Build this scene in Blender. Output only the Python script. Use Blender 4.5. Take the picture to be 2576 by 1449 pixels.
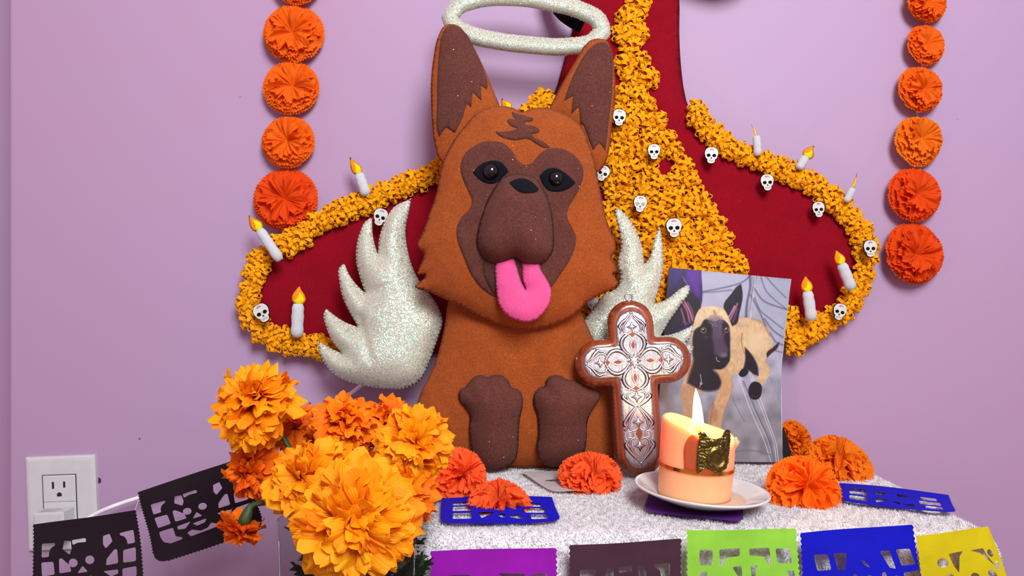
import bpy, math, random
import numpy as np
from mathutils import Vector, Matrix
from mathutils.geometry import delaunay_2d_cdt
from mathutils.bvhtree import BVHTree

for o in list(bpy.data.objects):
    bpy.data.objects.remove(o, do_unlink=True)
random.seed(7); rng = np.random.default_rng(7)
scene = bpy.context.scene
COL = scene.collection

# ------------------------------------------------------------------ camera
F, CX, CY = 1874.0, 1288.0, 724.5          # focal length and centre for a 2576 x 1449 frame
CAM = Vector((0.0, -0.85, 0.9387))          # wall is the plane y = 0
ZT = 0.75                                   # surface of the towel on the altar table
cam_data = bpy.data.cameras.new('camera')
cam_data.sensor_fit = 'HORIZONTAL'; cam_data.sensor_width = 36.0
cam_data.lens = 36.0 * F / 2576.0
cam_data.clip_start = 0.02
cam = bpy.data.objects.new('camera', cam_data); COL.objects.link(cam)
cam.location = CAM; cam.rotation_euler = (math.pi / 2, 0, 0)
scene.camera = cam

# ------------------------------------------------------------------ light
def lin(r, g, b, a=1.0):
    def f(c):
        c = c / 255.0
        return c / 12.92 if c <= 0.04045 else ((c + 0.055) / 1.055) ** 2.4
    return (f(r), f(g), f(b), a)

world = bpy.data.worlds.new('world'); scene.world = world; world.use_nodes = True
bg = world.node_tree.nodes['Background']
bg.inputs[0].default_value = (1.0, 0.62, 0.74, 1); bg.inputs[1].default_value = 0.43

wl = bpy.data.lights.new('window_light', 'AREA'); wl.shape = 'RECTANGLE'
wl.size = 0.55; wl.size_y = 0.7; wl.energy = 30.0; wl.color = (0.88, 0.98, 1.0)
wlo = bpy.data.objects.new('window_light', wl); COL.objects.link(wlo)
wlo.location = (0.33, -1.45, 1.82)
wlo.rotation_euler = (Vector((-0.55, 0.0, 0.95)) - Vector(wlo.location)).to_track_quat('-Z', 'Y').to_euler()

vs = scene.view_settings
vs.view_transform = 'Standard'; vs.look = 'None'; vs.gamma = 1.0; vs.exposure = 0.32
vs.use_curve_mapping = False

# ------------------------------------------------------------------ helpers
WM = {}
def P(px, py, d):
    return Vector(((px - CX) / F * d, CAM.y + d, CAM.z - (py - CY) / F * d))
def on_table(px, py, z=ZT):
    return P(px, py, (CAM.z - z) * F / (py - CY))

class Plane:
    def __init__(s, O, U, V):
        s.O, s.U, s.V = Vector(O), Vector(U).normalized(), Vector(V).normalized()
        s.N = s.U.cross(s.V).normalized()
        s.V = s.N.cross(s.U).normalized()
        s.M = Matrix(((s.U.x, s.V.x, s.N.x, s.O.x), (s.U.y, s.V.y, s.N.y, s.O.y),
                      (s.U.z, s.V.z, s.N.z, s.O.z), (0, 0, 0, 1)))
    def uv(s, px, py):
        r = Vector(((px - CX) / F, 1.0, -(py - CY) / F))
        t = s.N.dot(s.O - CAM) / s.N.dot(r)
        p = CAM + r * t - s.O
        return (p.dot(s.U), p.dot(s.V))
    def uvs(s, pts):
        return [s.uv(*p) for p in pts]
def vplane(d, px=CX, py=CY):
    return Plane(P(px, py, d), (1, 0, 0), (0, 0, 1))

def put(name, me, M=None, parent=None, mat=None, label=None, cat=None, group=None, kind=None):
    if M is None: M = Matrix.Identity(4)
    o = bpy.data.objects.new(name, me); COL.objects.link(o)
    if mat is not None and me is not None and not me.materials: me.materials.append(mat)
    if parent is not None:
        o.parent = parent; o.matrix_parent_inverse = WM[parent.name].inverted()
    o.matrix_basis = M; WM[o.name] = M.copy()
    if label: o['label'] = label
    if cat: o['category'] = cat
    if group: o['group'] = group
    if kind: o['kind'] = kind
    return o
def thing(name, loc, label, cat, group=None):
    return put(name, None, Matrix.Translation(Vector(loc)), None, None, label, cat, group)

def mesh(name, verts, faces, smooth=True):
    me = bpy.data.meshes.new(name)
    me.from_pydata([tuple(map(float, v)) for v in verts], [], [tuple(int(i) for i in f) for f in faces])
    if smooth and len(me.polygons):
        me.polygons.foreach_set('use_smooth', np.ones(len(me.polygons), dtype=bool))
    me.update()
    return me

class MB:
    """collects shapes for ONE part"""
    def __init__(s): s.v = []; s.f = []
    def add(s, v, f):
        n = len(s.v); s.v += [tuple(x) for x in v]; s.f += [tuple(i + n for i in q) for q in f]
    def box(s, c, d, M=None):
        hx, hy, hz = d[0] / 2, d[1] / 2, d[2] / 2
        v = [Vector((c[0] + a * hx, c[1] + b * hy, c[2] + e * hz)) for a in (-1, 1) for b in (-1, 1) for e in (-1, 1)]
        if M is not None: v = [M @ q for q in v]
        s.add(v, [(0, 1, 3, 2), (4, 6, 7, 5), (0, 4, 5, 1), (2, 3, 7, 6), (0, 2, 6, 4), (1, 5, 7, 3)])
    def tube(s, pts, rad, n=8, closed=False, flat=1.0, up=None):
        pts = [Vector(p) for p in pts]; m = len(pts); v = []; f = []
        for i, p in enumerate(pts):
            if closed: t = pts[(i + 1) % m] - pts[i - 1]
            else: t = pts[min(i + 1, m - 1)] - pts[max(i - 1, 0)]
            t.normalize()
            u = Vector(up) if up is not None else Vector((0.13, 0.9, 0.41))
            a = t.cross(u)
            if a.length < 1e-6: a = t.orthogonal()
            a.normalize(); b = a.cross(t).normalized()
            r = rad[i] if hasattr(rad, '__len__') else rad
            for k in range(n):
                w = 2 * math.pi * k / n
                v.append(p + a * (r * math.cos(w)) + b * (r * flat * math.sin(w)))
        seg = m if closed else m - 1
        for i in range(seg):
            j = (i + 1) % m
            for k in range(n):
                l = (k + 1) % n
                f.append((i * n + k, i * n + l, j * n + l, j * n + k))
        if not closed:
            f.append(tuple(range(n - 1, -1, -1))); f.append(tuple((m - 1) * n + k for k in range(n)))
        s.add(v, f)
    def lathe(s, prof, n=48, c=(0, 0, 0)):
        v = []; f = []; m = len(prof)
        for r, z in prof:
            for k in range(n):
                w = 2 * math.pi * k / n
                v.append((c[0] + r * math.cos(w), c[1] + r * math.sin(w), c[2] + z))
        for i in range(m - 1):
            for k in range(n):
                l = (k + 1) % n
                f.append((i * n + k, i * n + l, (i + 1) * n + l, (i + 1) * n + k))
        s.add(v, f)
    def mesh(s, name, smooth=True): return mesh(name, s.v, s.f, smooth)

def spline(pts, closed=True, ang=62, sub=8):
    """Catmull-Rom through the points; turns sharper than ang degrees stay corners"""
    p = np.array(pts, float); n = len(p); out = []
    sharp = []
    for i in range(n):
        if not closed and i in (0, n - 1): sharp.append(True); continue
        a = p[i] - p[i - 1]; b = p[(i + 1) % n] - p[i]
        ca = np.dot(a, b) / (np.linalg.norm(a) * np.linalg.norm(b) + 1e-12)
        sharp.append(math.degrees(math.acos(max(-1, min(1, ca)))) > ang)
    m = n if closed else n - 1
    for i in range(m):
        p1 = p[i]; p2 = p[(i + 1) % n]
        L = np.linalg.norm(p2 - p1)
        def tang(k, other):
            a = p[k] - p[k - 1]; b = p[(k + 1) % n] - p[k]
            la, lb = np.linalg.norm(a) + 1e-12, np.linalg.norm(b) + 1e-12
            t = (a / la * lb + b / lb * la) / (la + lb)
            return t / (np.linalg.norm(t) + 1e-12) * L
        t1 = (p2 - p1) if sharp[i] else tang(i, p2)
        j = (i + 1) % n
        t2 = (p2 - p1) if sharp[j] else tang(j, p1)
        for k in range(sub):
            s = k / sub
            h1 = 2 * s**3 - 3 * s**2 + 1; h2 = -2 * s**3 + 3 * s**2; h3 = s**3 - 2 * s**2 + s; h4 = s**3 - s**2
            out.append(h1 * p1 + h2 * p2 + h3 * t1 + h4 * t2)
    if not closed: out.append(p[-1])
    return np.array(out)

def resample(p, step, closed=True):
    q = np.vstack([p, p[:1]]) if closed else p
    d = np.r_[0, np.cumsum(np.linalg.norm(np.diff(q, axis=0), axis=1))]
    n = max(6, int(round(d[-1] / step)))
    t = np.linspace(0, d[-1], n + (0 if closed else 1), endpoint=not closed)
    return np.c_[np.interp(t, d, q[:, 0]), np.interp(t, d, q[:, 1])] if q.shape[1] == 2 else \
        np.c_[np.interp(t, d, q[:, 0]), np.interp(t, d, q[:, 1]), np.interp(t, d, q[:, 2])]

def inside(pts, loops):
    x, y = pts[:, 0], pts[:, 1]; r = np.zeros(len(pts), bool)
    for lp in loops:
        a = lp; b = np.roll(lp, -1, axis=0)
        for (x1, y1), (x2, y2) in zip(a, b):
            if y1 == y2: continue
            c = ((y1 > y) != (y2 > y)) & (x < (x2 - x1) * (y - y1) / (y2 - y1) + x1)
            r ^= c
    return r

def bdist(pts, loops):
    d = np.full(len(pts), 1e9)
    for lp in loops:
        a = lp; b = np.roll(lp, -1, axis=0)
        for p, q in zip(a, b):
            e = q - p; L = e @ e + 1e-18
            t = np.clip(((pts - p) @ e) / L, 0, 1)
            d = np.minimum(d, np.hypot(pts[:, 0] - p[0] - t * e[0], pts[:, 1] - p[1] - t * e[1]))
    return d

def triangulate(loops, step):
    allp = np.vstack(loops)
    lo, hi = allp.min(0), allp.max(0)
    xs = np.arange(lo[0], hi[0], step); ys = np.arange(lo[1], hi[1], step * 0.866)
    X, Y = np.meshgrid(xs, ys); X = X + (np.arange(len(ys)) % 2)[:, None] * step * 0.5
    g = np.c_[X.ravel(), Y.ravel()]
    if len(g):
        g = g[inside(g, loops)]
        if len(g): g = g[bdist(g, loops) > 0.55 * step]
    V = [Vector(p) for p in allp] + [Vector(p) for p in g]
    E = []; k = 0
    for lp in loops:
        n = len(lp); E += [(k + i, k + (i + 1) % n) for i in range(n)]; k += n
    r = delaunay_2d_cdt(V, E, [], 0, 1e-9)
    pv = np.array([tuple(v) for v in r[0]]); tri = np.array([list(t) for t in r[2]])
    c = pv[tri].mean(1)
    tri = tri[inside(c, loops)]
    a = pv[tri]
    s = (a[:, 1, 0] - a[:, 0, 0]) * (a[:, 2, 1] - a[:, 0, 1]) - (a[:, 2, 0] - a[:, 0, 0]) * (a[:, 1, 1] - a[:, 0, 1])
    tri[s < 0] = tri[s < 0][:, ::-1]
    return pv, tri

def relax(h, tri, fixed, it):
    e = np.vstack([tri[:, [0, 1]], tri[:, [1, 2]], tri[:, [2, 0]]]); e = np.vstack([e, e[:, ::-1]])
    deg = np.bincount(e[:, 0], minlength=len(h)).astype(float); deg[deg == 0] = 1
    for _ in range(it):
        s = np.bincount(e[:, 0], weights=h[e[:, 1]], minlength=len(h)) / deg
        h = np.where(fixed, h, 0.4 * h + 0.6 * s)
    return h

def dome(x, p=1.65):
    return (1 - (1 - np.clip(x, 0, 1)) ** p) ** (1 / p)

def pillow(name, loop, front, back, R, step=0.003, prof=dome, it=8, noise=0.0, extra=None):
    """stuffed felt shape: outline loop (u,v), domed front (+z) and back (-z); returns mesh and BVH of its front"""
    lp = resample(np.array(loop), step)
    pv, tri = triangulate([lp], step)
    d = bdist(pv, [lp]); fix = d < 1e-6
    h = relax(prof(d / R), tri, fix, it)
    zf = front * h
    if noise:
        ph = rng.uniform(0, 6, 6)
        zf = zf + noise * h * (np.sin(pv[:, 0] * 160 + ph[0]) * np.sin(pv[:, 1] * 140 + ph[1]) + 0.5 * np.sin(pv[:, 0] * 330 + pv[:, 1] * 250 + ph[2]))
    if extra is not None: zf = zf + extra(pv[:, 0], pv[:, 1]) * h
    V = np.c_[pv, zf]; Fc = [tuple(t) for t in tri]
    bvh = BVHTree.FromPolygons([tuple(v) for v in V], Fc)
    n = len(V); idx = np.arange(n); idx[~fix] = n + np.arange((~fix).sum())
    VB = np.c_[pv[~fix], -back * h[~fix]]
    V2 = np.vstack([V, VB]); FB = [tuple(idx[t[::-1]]) for t in tri]
    me = mesh(name, V2, Fc + FB)
    return me, bvh, lp

def drop(bvh, x, y, z0=0.5):
    r = bvh.ray_cast(Vector((x, y, z0)), Vector((0, 0, -1)))
    return r[0].z if r[0] is not None else None

def applique(name, loop, bvh, off=0.0012, step=0.003, R=0.0015, base=None):
    lp = resample(np.array(loop), step)
    pv, tri = triangulate([lp], step)
    d = bdist(pv, [lp]); fix = d < 1e-6
    z = np.array([(lambda q: np.nan if q is None else q)(drop(bvh, x, y)) for x, y in pv])
    if np.isnan(z).any():
        ok = ~np.isnan(z)
        for i in np.where(~ok)[0]:
            j = np.argmin((pv[ok, 0] - pv[i, 0]) ** 2 + (pv[ok, 1] - pv[i, 1]) ** 2); z[i] = z[ok][j]
    zt = z + np.where(fix, off * 0.55, off)
    V = np.c_[pv, zt]; Fc = [tuple(t) for t in tri]
    b2 = BVHTree.FromPolygons([tuple(v) for v in V], Fc)
    # closed underside
    n = len(V); VB = np.c_[pv, z - 0.0004]
    rim = [(i, j) for i, j in boundary(tri)]
    FB = [tuple(n + q for q in t[::-1]) for t in tri] + [(j, i, n + i, n + j) for i, j in rim]
    return mesh(name, np.vstack([V, VB]), Fc + FB), b2, lp

def boundary(tri):
    from collections import Counter
    c = {}
    for t in tri:
        for a, b in ((t[0], t[1]), (t[1], t[2]), (t[2], t[0])):
            if (b, a) in c: del c[(b, a)]
            else: c[(a, b)] = 1
    return list(c.keys())

def stitches(name, lp, zfun, spacing=0.0042, length=0.0032, rad=0.00038, inward=0.5):
    """whip stitches across a seam; lp closed loop, counted along its length"""
    q = resample(np.array(lp), spacing); n = len(q); mb = MB()
    area = 0.5 * np.sum(q[:, 0] * np.roll(q[:, 1], -1) - np.roll(q[:, 0], -1) * q[:, 1])
    sg = 1 if area > 0 else -1
    for i in range(n):
        t = q[(i + 1) % n] - q[i - 1]; t /= (np.linalg.norm(t) + 1e-12)
        nin = np.array([-t[1], t[0]]) * sg
        a = q[i] - nin * length * (1 - inward) * 0.3; b = q[i] + nin * length * inward * 1.6 + t * length * 0.35
        za = zfun(*q[i]); zb = zfun(*b)
        if za is None: za = 0.0
        if zb is None: zb = za
        A = Vector((a[0], a[1], za)); B = Vector((b[0], b[1], zb + rad * 0.8))
        d = (B - A); s = Vector((-d.y, d.x, 0)).normalized() * rad; m = (A + B) / 2 + Vector((0, 0, rad * 1.6))
        mb.add([A, B, (A + B) / 2 + s, (A + B) / 2 - s, m], [(0, 2, 4), (2, 1, 4), (1, 3, 4), (3, 0, 4)])
    return mb.mesh(name)

# ------------------------------------------------------------------ materials
def new_mat(name):
    m = bpy.data.materials.new(name); m.use_nodes = True
    nt = m.node_tree; b = nt.nodes['Principled BSDF']
    return m, nt, b
def coord(nt, kind='Object'):
    n = nt.nodes.new('ShaderNodeTexCoord'); return n.outputs[kind]
def noise(nt, co, scale, detail=3, rough=0.6):
    n = nt.nodes.new('ShaderNodeTexNoise'); n.inputs['Scale'].default_value = scale
    n.inputs['Detail'].default_value = detail; n.inputs['Roughness'].default_value = rough
    nt.links.new(co, n.inputs['Vector']); return n
def ramp(nt, fac, stops):
    r = nt.nodes.new('ShaderNodeValToRGB'); e = r.color_ramp.elements
    while len(e) > 1: e.remove(e[-1])
    e[0].position = stops[0][0]; e[0].color = stops[0][1]
    for p, c in stops[1:]:
        k = e.new(p); k.color = c
    nt.links.new(fac, r.inputs[0]); return r.outputs[0]
def bump(nt, h, b, strength=0.3, dist=0.001):
    n = nt.nodes.new('ShaderNodeBump'); n.inputs['Strength'].default_value = strength
    n.inputs['Distance'].default_value = dist
    nt.links.new(h, n.inputs['Height']); nt.links.new(n.outputs[0], b.inputs['Normal']); return n
def mul(c, k): return (c[0] * k, c[1] * k, c[2] * k, 1)

def felt(name, rgb, fuzz=0.25, specks=0.0, contrast=0.24, scale=680):
    m, nt, b = new_mat(name); co = coord(nt); c = lin(*rgb)
    n1 = noise(nt, co, scale, 6, 0.8); n1.inputs['Distortion'].default_value = 1.2
    n2 = noise(nt, co, 45, 2)
    col = ramp(nt, n1.outputs[0], [(0.38, mul(c, 1 - contrast * 1.5)), (0.5, c), (0.62, mul(c, 1 + contrast * 1.6))])
    mx = nt.nodes.new('ShaderNodeMix'); mx.data_type = 'RGBA'; mx.blend_type = 'MULTIPLY'
    mx.inputs[0].default_value = 0.35
    nt.links.new(col, mx.inputs[6])
    nt.links.new(ramp(nt, n2.outputs[0], [(0.3, (0.75, 0.75, 0.75, 1)), (0.7, (1.15, 1.15, 1.15, 1))]), mx.inputs[7])
    out = mx.outputs[2]
    if specks:
        vo = nt.nodes.new('ShaderNodeTexVoronoi'); vo.inputs['Scale'].default_value = 210
        nt.links.new(co, vo.inputs['Vector'])
        sz = nt.nodes.new('ShaderNodeMath'); sz.operation = 'MULTIPLY'
        sep = nt.nodes.new('ShaderNodeSeparateColor'); nt.links.new(vo.outputs['Color'], sep.inputs[0])
        pw = nt.nodes.new('ShaderNodeMath'); pw.operation = 'POWER'; pw.inputs[1].default_value = 5
        nt.links.new(sep.outputs[0], pw.inputs[0]); nt.links.new(pw.outputs[0], sz.inputs[0]); sz.inputs[1].default_value = 0.13 * specks
        lt = nt.nodes.new('ShaderNodeMath'); lt.operation = 'LESS_THAN'
        nt.links.new(vo.outputs['Distance'], lt.inputs[0]); nt.links.new(sz.outputs[0], lt.inputs[1])
        m2 = nt.nodes.new('ShaderNodeMix'); m2.data_type = 'RGBA'
        nt.links.new(lt.outputs[0], m2.inputs[0]); nt.links.new(out, m2.inputs[6]); m2.inputs[7].default_value = (0.9, 0.8, 0.7, 1)
        out = m2.outputs[2]
    nt.links.new(out, b.inputs['Base Color'])
    b.inputs['Roughness'].default_value = 0.95; b.inputs['Specular IOR Level'].default_value = 0.15
    b.inputs['Sheen Weight'].default_value = fuzz; b.inputs['Sheen Roughness'].default_value = 0.5
    b.inputs['Sheen Tint'].default_value = tuple(min(1, x * 1.5 + 0.1) for x in c[:3]) + (1,)
    bump(nt, n1.outputs[0], b, 0.8, 0.0009)
    return m

def glitter(name, rgb, tint=(0.10, 0.95, 0.48)):
    m, nt, b = new_mat(name); co = coord(nt); c = lin(*rgb)
    n1 = noise(nt, co, 1300, 3)
    nt.links.new(ramp(nt, n1.outputs[0], [(0.3, mul(c, 0.82)), (0.7, mul(c, 1.1))]), b.inputs['Base Color'])
    b.inputs['Roughness'].default_value = 0.9; b.inputs['Sheen Weight'].default_value = 0.2
    bump(nt, n1.outputs[0], b, 0.4, 0.0005)
    vo = nt.nodes.new('ShaderNodeTexVoronoi'); vo.inputs['Scale'].default_value = 1650
    nt.links.new(co, vo.inputs['Vector'])
    geo = nt.nodes.new('ShaderNodeNewGeometry')
    sub = nt.nodes.new('ShaderNodeVectorMath'); sub.operation = 'SUBTRACT'; sub.inputs[1].default_value = (0.5, 0.5, 0.5)
    nt.links.new(vo.outputs['Color'], sub.inputs[0])
    sc = nt.nodes.new('ShaderNodeVectorMath'); sc.operation = 'SCALE'; sc.inputs['Scale'].default_value = 0.75
    nt.links.new(sub.outputs[0], sc.inputs[0])
    ad = nt.nodes.new('ShaderNodeVectorMath'); ad.operation = 'ADD'
    nt.links.new(geo.outputs['Normal'], ad.inputs[0]); nt.links.new(sc.outputs[0], ad.inputs[1])
    nm = nt.nodes.new('ShaderNodeVectorMath'); nm.operation = 'NORMALIZE'; nt.links.new(ad.outputs[0], nm.inputs[0])
    gl = nt.nodes.new('ShaderNodeBsdfGlossy'); gl.inputs['Roughness'].default_value = 0.28
    nt.links.new(nm.outputs[0], gl.inputs['Normal'])
    sep = nt.nodes.new('ShaderNodeSeparateColor'); nt.links.new(vo.outputs['Color'], sep.inputs[0])
    nt.links.new(ramp(nt, sep.outputs[1], [(0.0, tint + (1,)), (0.4, tuple(0.5 + 0.5 * q for q in tint) + (1,)), (0.6, (0.9, 0.85, 0.7, 1)), (0.8, tint + (1,)), (1.0, (tint[0], tint[1] * 0.9, min(1, tint[2] * 1.3), 1))]), gl.inputs['Color'])
    lt = nt.nodes.new('ShaderNodeMath'); lt.operation = 'GREATER_THAN'; lt.inputs[1].default_value = 0.66
    nt.links.new(sep.outputs[2], lt.inputs[0])
    k = nt.nodes.new('ShaderNodeMath'); k.operation = 'MULTIPLY'; k.inputs[1].default_value = 0.75
    nt.links.new(lt.outputs[0], k.inputs[0])
    mx = nt.nodes.new('ShaderNodeMixShader'); nt.links.new(k.outputs[0], mx.inputs[0])
    nt.links.new(b.outputs[0], mx.inputs[1]); nt.links.new(gl.outputs[0], mx.inputs[2])
    nt.links.new(mx.outputs[0], nt.nodes['Material Output'].inputs[0])
    return m

def paper(name, rgb, transl=0.3, crepe=0.0, vary=0.12, rough=0.75):
    m, nt, b = new_mat(name); co = coord(nt); c = lin(*rgb)
    n1 = noise(nt, co, 30, 3)
    col = ramp(nt, n1.outputs[0], [(0.3, mul(c, 1 - vary)), (0.7, mul(c, 1 + vary))])
    nt.links.new(col, b.inputs['Base Color']); b.inputs['Roughness'].default_value = rough
    b.inputs['Specular IOR Level'].default_value = 0.25
    n2 = noise(nt, co, 900, 2); bump(nt, n2.outputs[0], b, 0.15 + crepe, 0.0006)
    tr = nt.nodes.new('ShaderNodeBsdfTranslucent'); nt.links.new(col, tr.inputs[0])
    mx = nt.nodes.new('ShaderNodeMixShader'); mx.inputs[0].default_value = transl
    nt.links.new(b.outputs[0], mx.inputs[1]); nt.links.new(tr.outputs[0], mx.inputs[2])
    nt.links.new(mx.outputs[0], nt.nodes['Material Output'].inputs[0])
    return m

def petal_mat(name, rgb1, rgb2):
    m, nt, b = new_mat(name); co = coord(nt)
    oi = nt.nodes.new('ShaderNodeObjectInfo')
    tipc = ramp(nt, oi.outputs['Random'], [(0.0, lin(*rgb1)), (1.0, lin(*rgb2))])
    sp = nt.nodes.new('ShaderNodeSeparateXYZ'); nt.links.new(co, sp.inputs[0])
    fac = ramp(nt, sp.outputs[1], [(0.25, (0, 0, 0, 1)), (0.85, (1, 1, 1, 1))])
    mxc = nt.nodes.new('ShaderNodeMix'); mxc.data_type = 'RGBA'; nt.links.new(fac, mxc.inputs[0])
    mxc.inputs[6].default_value = lin(226, 84, 0); nt.links.new(tipc, mxc.inputs[7]); col = mxc.outputs[2]
    nt.links.new(col, b.inputs['Base Color']); b.inputs['Roughness'].default_value = 0.6
    b.inputs['Specular IOR Level'].default_value = 0.25
    mp = nt.nodes.new('ShaderNodeMapping'); mp.inputs['Scale'].default_value = (22, 2.5, 2.5); nt.links.new(co, mp.inputs[0])
    w = noise(nt, mp.outputs[0], 1.0, 2); bump(nt, w.outputs[0], b, 0.22, 0.03)
    tr = nt.nodes.new('ShaderNodeBsdfTranslucent'); nt.links.new(col, tr.inputs[0])
    mx = nt.nodes.new('ShaderNodeMixShader'); mx.inputs[0].default_value = 0.30
    nt.links.new(b.outputs[0], mx.inputs[1]); nt.links.new(tr.outputs[0], mx.inputs[2])
    nt.links.new(mx.outputs[0], nt.nodes['Material Output'].inputs[0])
    return m

def plain(name, rgb, rough=0.6, metal=0.0, spec=0.5, nscale=60, vary=0.1, bmp=0.0, coat=0.0):
    m, nt, b = new_mat(name); co = coord(nt); c = lin(*rgb)
    n1 = noise(nt, co, nscale, 3)
    nt.links.new(ramp(nt, n1.outputs[0], [(0.3, mul(c, 1 - vary)), (0.7, mul(c, 1 + vary))]), b.inputs['Base Color'])
    b.inputs['Roughness'].default_value = rough; b.inputs['Metallic'].default_value = metal
    b.inputs['Specular IOR Level'].default_value = spec; b.inputs['Coat Weight'].default_value = coat
    if bmp: bump(nt, n1.outputs[0], b, bmp, 0.001)
    return m

MT = {}
MT['brown'] = felt('rust_brown_felt', (158, 76, 31), specks=0.6)
MT['dark'] = felt('dark_brown_felt', (96, 53, 45), specks=0.9, contrast=0.32)
MT['dark2'] = felt('mouth_brown_felt', (80, 50, 42))
MT['blackfelt'] = felt('black_felt', (14, 16, 24), fuzz=0.08)
MT['pink'] = felt('pink_felt', (236, 90, 150), contrast=0.09)
MT['red'] = felt('wine_red_felt', (140, 3, 26), fuzz=0.06, specks=0.35, contrast=0.14)
MT['gold'] = felt('marigold_yellow_felt', (255, 172, 14), contrast=0.05, fuzz=0.05, scale=900)
MT['white_felt'] = felt('white_felt', (206, 206, 210), contrast=0.06)
MT['glit'] = glitter('iridescent_glitter_felt', (202, 190, 174))
MT['stitch_brown'] = plain('brown_thread', (128, 62, 24), 0.8)
MT['stitch_dark'] = plain('dark_brown_thread', (58, 34, 30), 0.8)
MT['stitch_pink'] = plain('pink_thread', (214, 62, 130), 0.8)
MT['stitch_white'] = plain('cream_thread', (228, 224, 216), 0.8)
MT['stitch_red'] = plain('dark_red_thread', (96, 8, 26), 0.8)
MT['eye'] = plain('black_glass_eye', (3, 3, 5), 0.05, spec=0.7)
MT['flame_o'] = felt('orange_felt', (250, 148, 24), contrast=0.08, specks=1.2)
MT['flame_y'] = felt('yellow_felt', (252, 220, 26), contrast=0.06, specks=1.2)
MT['skull'] = plain('white_enamel', (204, 204, 198), 0.35, coat=0.3, vary=0.04)
MT['skull_black'] = plain('black_enamel', (18, 18, 13), 0.85, spec=0.1)
MT['skull_pink'] = plain('magenta_print', (190, 40, 130), 0.5)
MT['skull_grey'] = plain('grey_print', (150, 150, 145), 0.5)
MT['pap_o'] = paper('orange_crepe_paper', (246, 112, 12), 0.35, 0.2)
MT['pap_o2'] = paper('amber_crepe_paper', (246, 130, 14), 0.35, 0.2)
MT['pap_r'] = paper('red_orange_crepe_paper', (240, 82, 10), 0.35, 0.2)
MT['pap_t'] = paper('coral_tissue_paper', (255, 108, 48), 0.4, 0.1)
MT['pap_t2'] = paper('bright_orange_tissue_paper', (255, 120, 8), 0.4, 0.1)
MT['flag_black'] = paper('black_tissue_paper', (26, 10, 20), 0.05, 0.05)
MT['flag_plum'] = paper('plum_tissue_paper', (66, 36, 50), 0.05, 0.05)
MT['flag_purple'] = paper('purple_tissue_paper', (142, 8, 158), 0.1, 0.05)
MT['flag_green'] = paper('lime_tissue_paper', (142, 204, 62), 0.15, 0.05)
MT['flag_blue'] = paper('blue_tissue_paper', (4, 8, 178), 0.1, 0.05)
MT['flag_yellow'] = paper('yellow_tissue_paper', (204, 184, 6), 0.12, 0.05)
MT['flag_white'] = paper('white_tissue_paper', (206, 194, 194), 0.3, 0.05)
MT['card_purple'] = paper('violet_tissue_paper', (92, 34, 128), 0.05, 0.05)
MT['pet_y'] = petal_mat('golden_petal', (255, 146, 2), (255, 178, 12))
MT['pet_o'] = petal_mat('orange_petal', (246, 118, 2), (254, 146, 4))
MT['pet_d'] = petal_mat('deep_orange_petal', (236, 98, 2), (248, 124, 6))
MT['stem'] = plain('green_stem', (44, 62, 20), 0.6)
MT['leaf'] = plain('dark_green_leaf', (22, 34, 14), 0.5, vary=0.3)
MT['wood'] = None
MT['porcelain'] = plain('white_porcelain', (216, 210, 208), 0.12, coat=0.6, vary=0.02)
MT['plastic'] = plain('ivory_plastic', (196, 195, 195), 0.35, vary=0.03)
MT['slot'] = plain('dark_slot', (20, 18, 18), 0.7)
MT['print'] = plain('grey_print_ink', (120, 116, 118), 0.8)
MT['cord'] = plain('white_cord_plastic', (232, 228, 232), 0.45)
MT['thread'] = plain('white_thread', (220, 212, 216), 0.9)
MT['steel'] = plain('steel', (190, 195, 200), 0.25, metal=1.0)
MT['oldgold'] = plain('old_gold_metal', (112, 96, 50), 0.36, metal=1.0, nscale=420, vary=0.5, bmp=0.4)
MT['goldband'] = plain('shiny_gold_foil', (226, 160, 60), 0.18, metal=1.0)
MT['blackcard'] = plain('black_card', (16, 15, 20), 0.6)
MT['cloth'] = plain('wine_red_tablecloth', (120, 8, 30), 0.9, nscale=200)
MT['table'] = plain('dark_stained_wood', (70, 40, 28), 0.6)
MT['floor'] = plain('grey_floor_tile', (150, 140, 135), 0.5)

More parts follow.
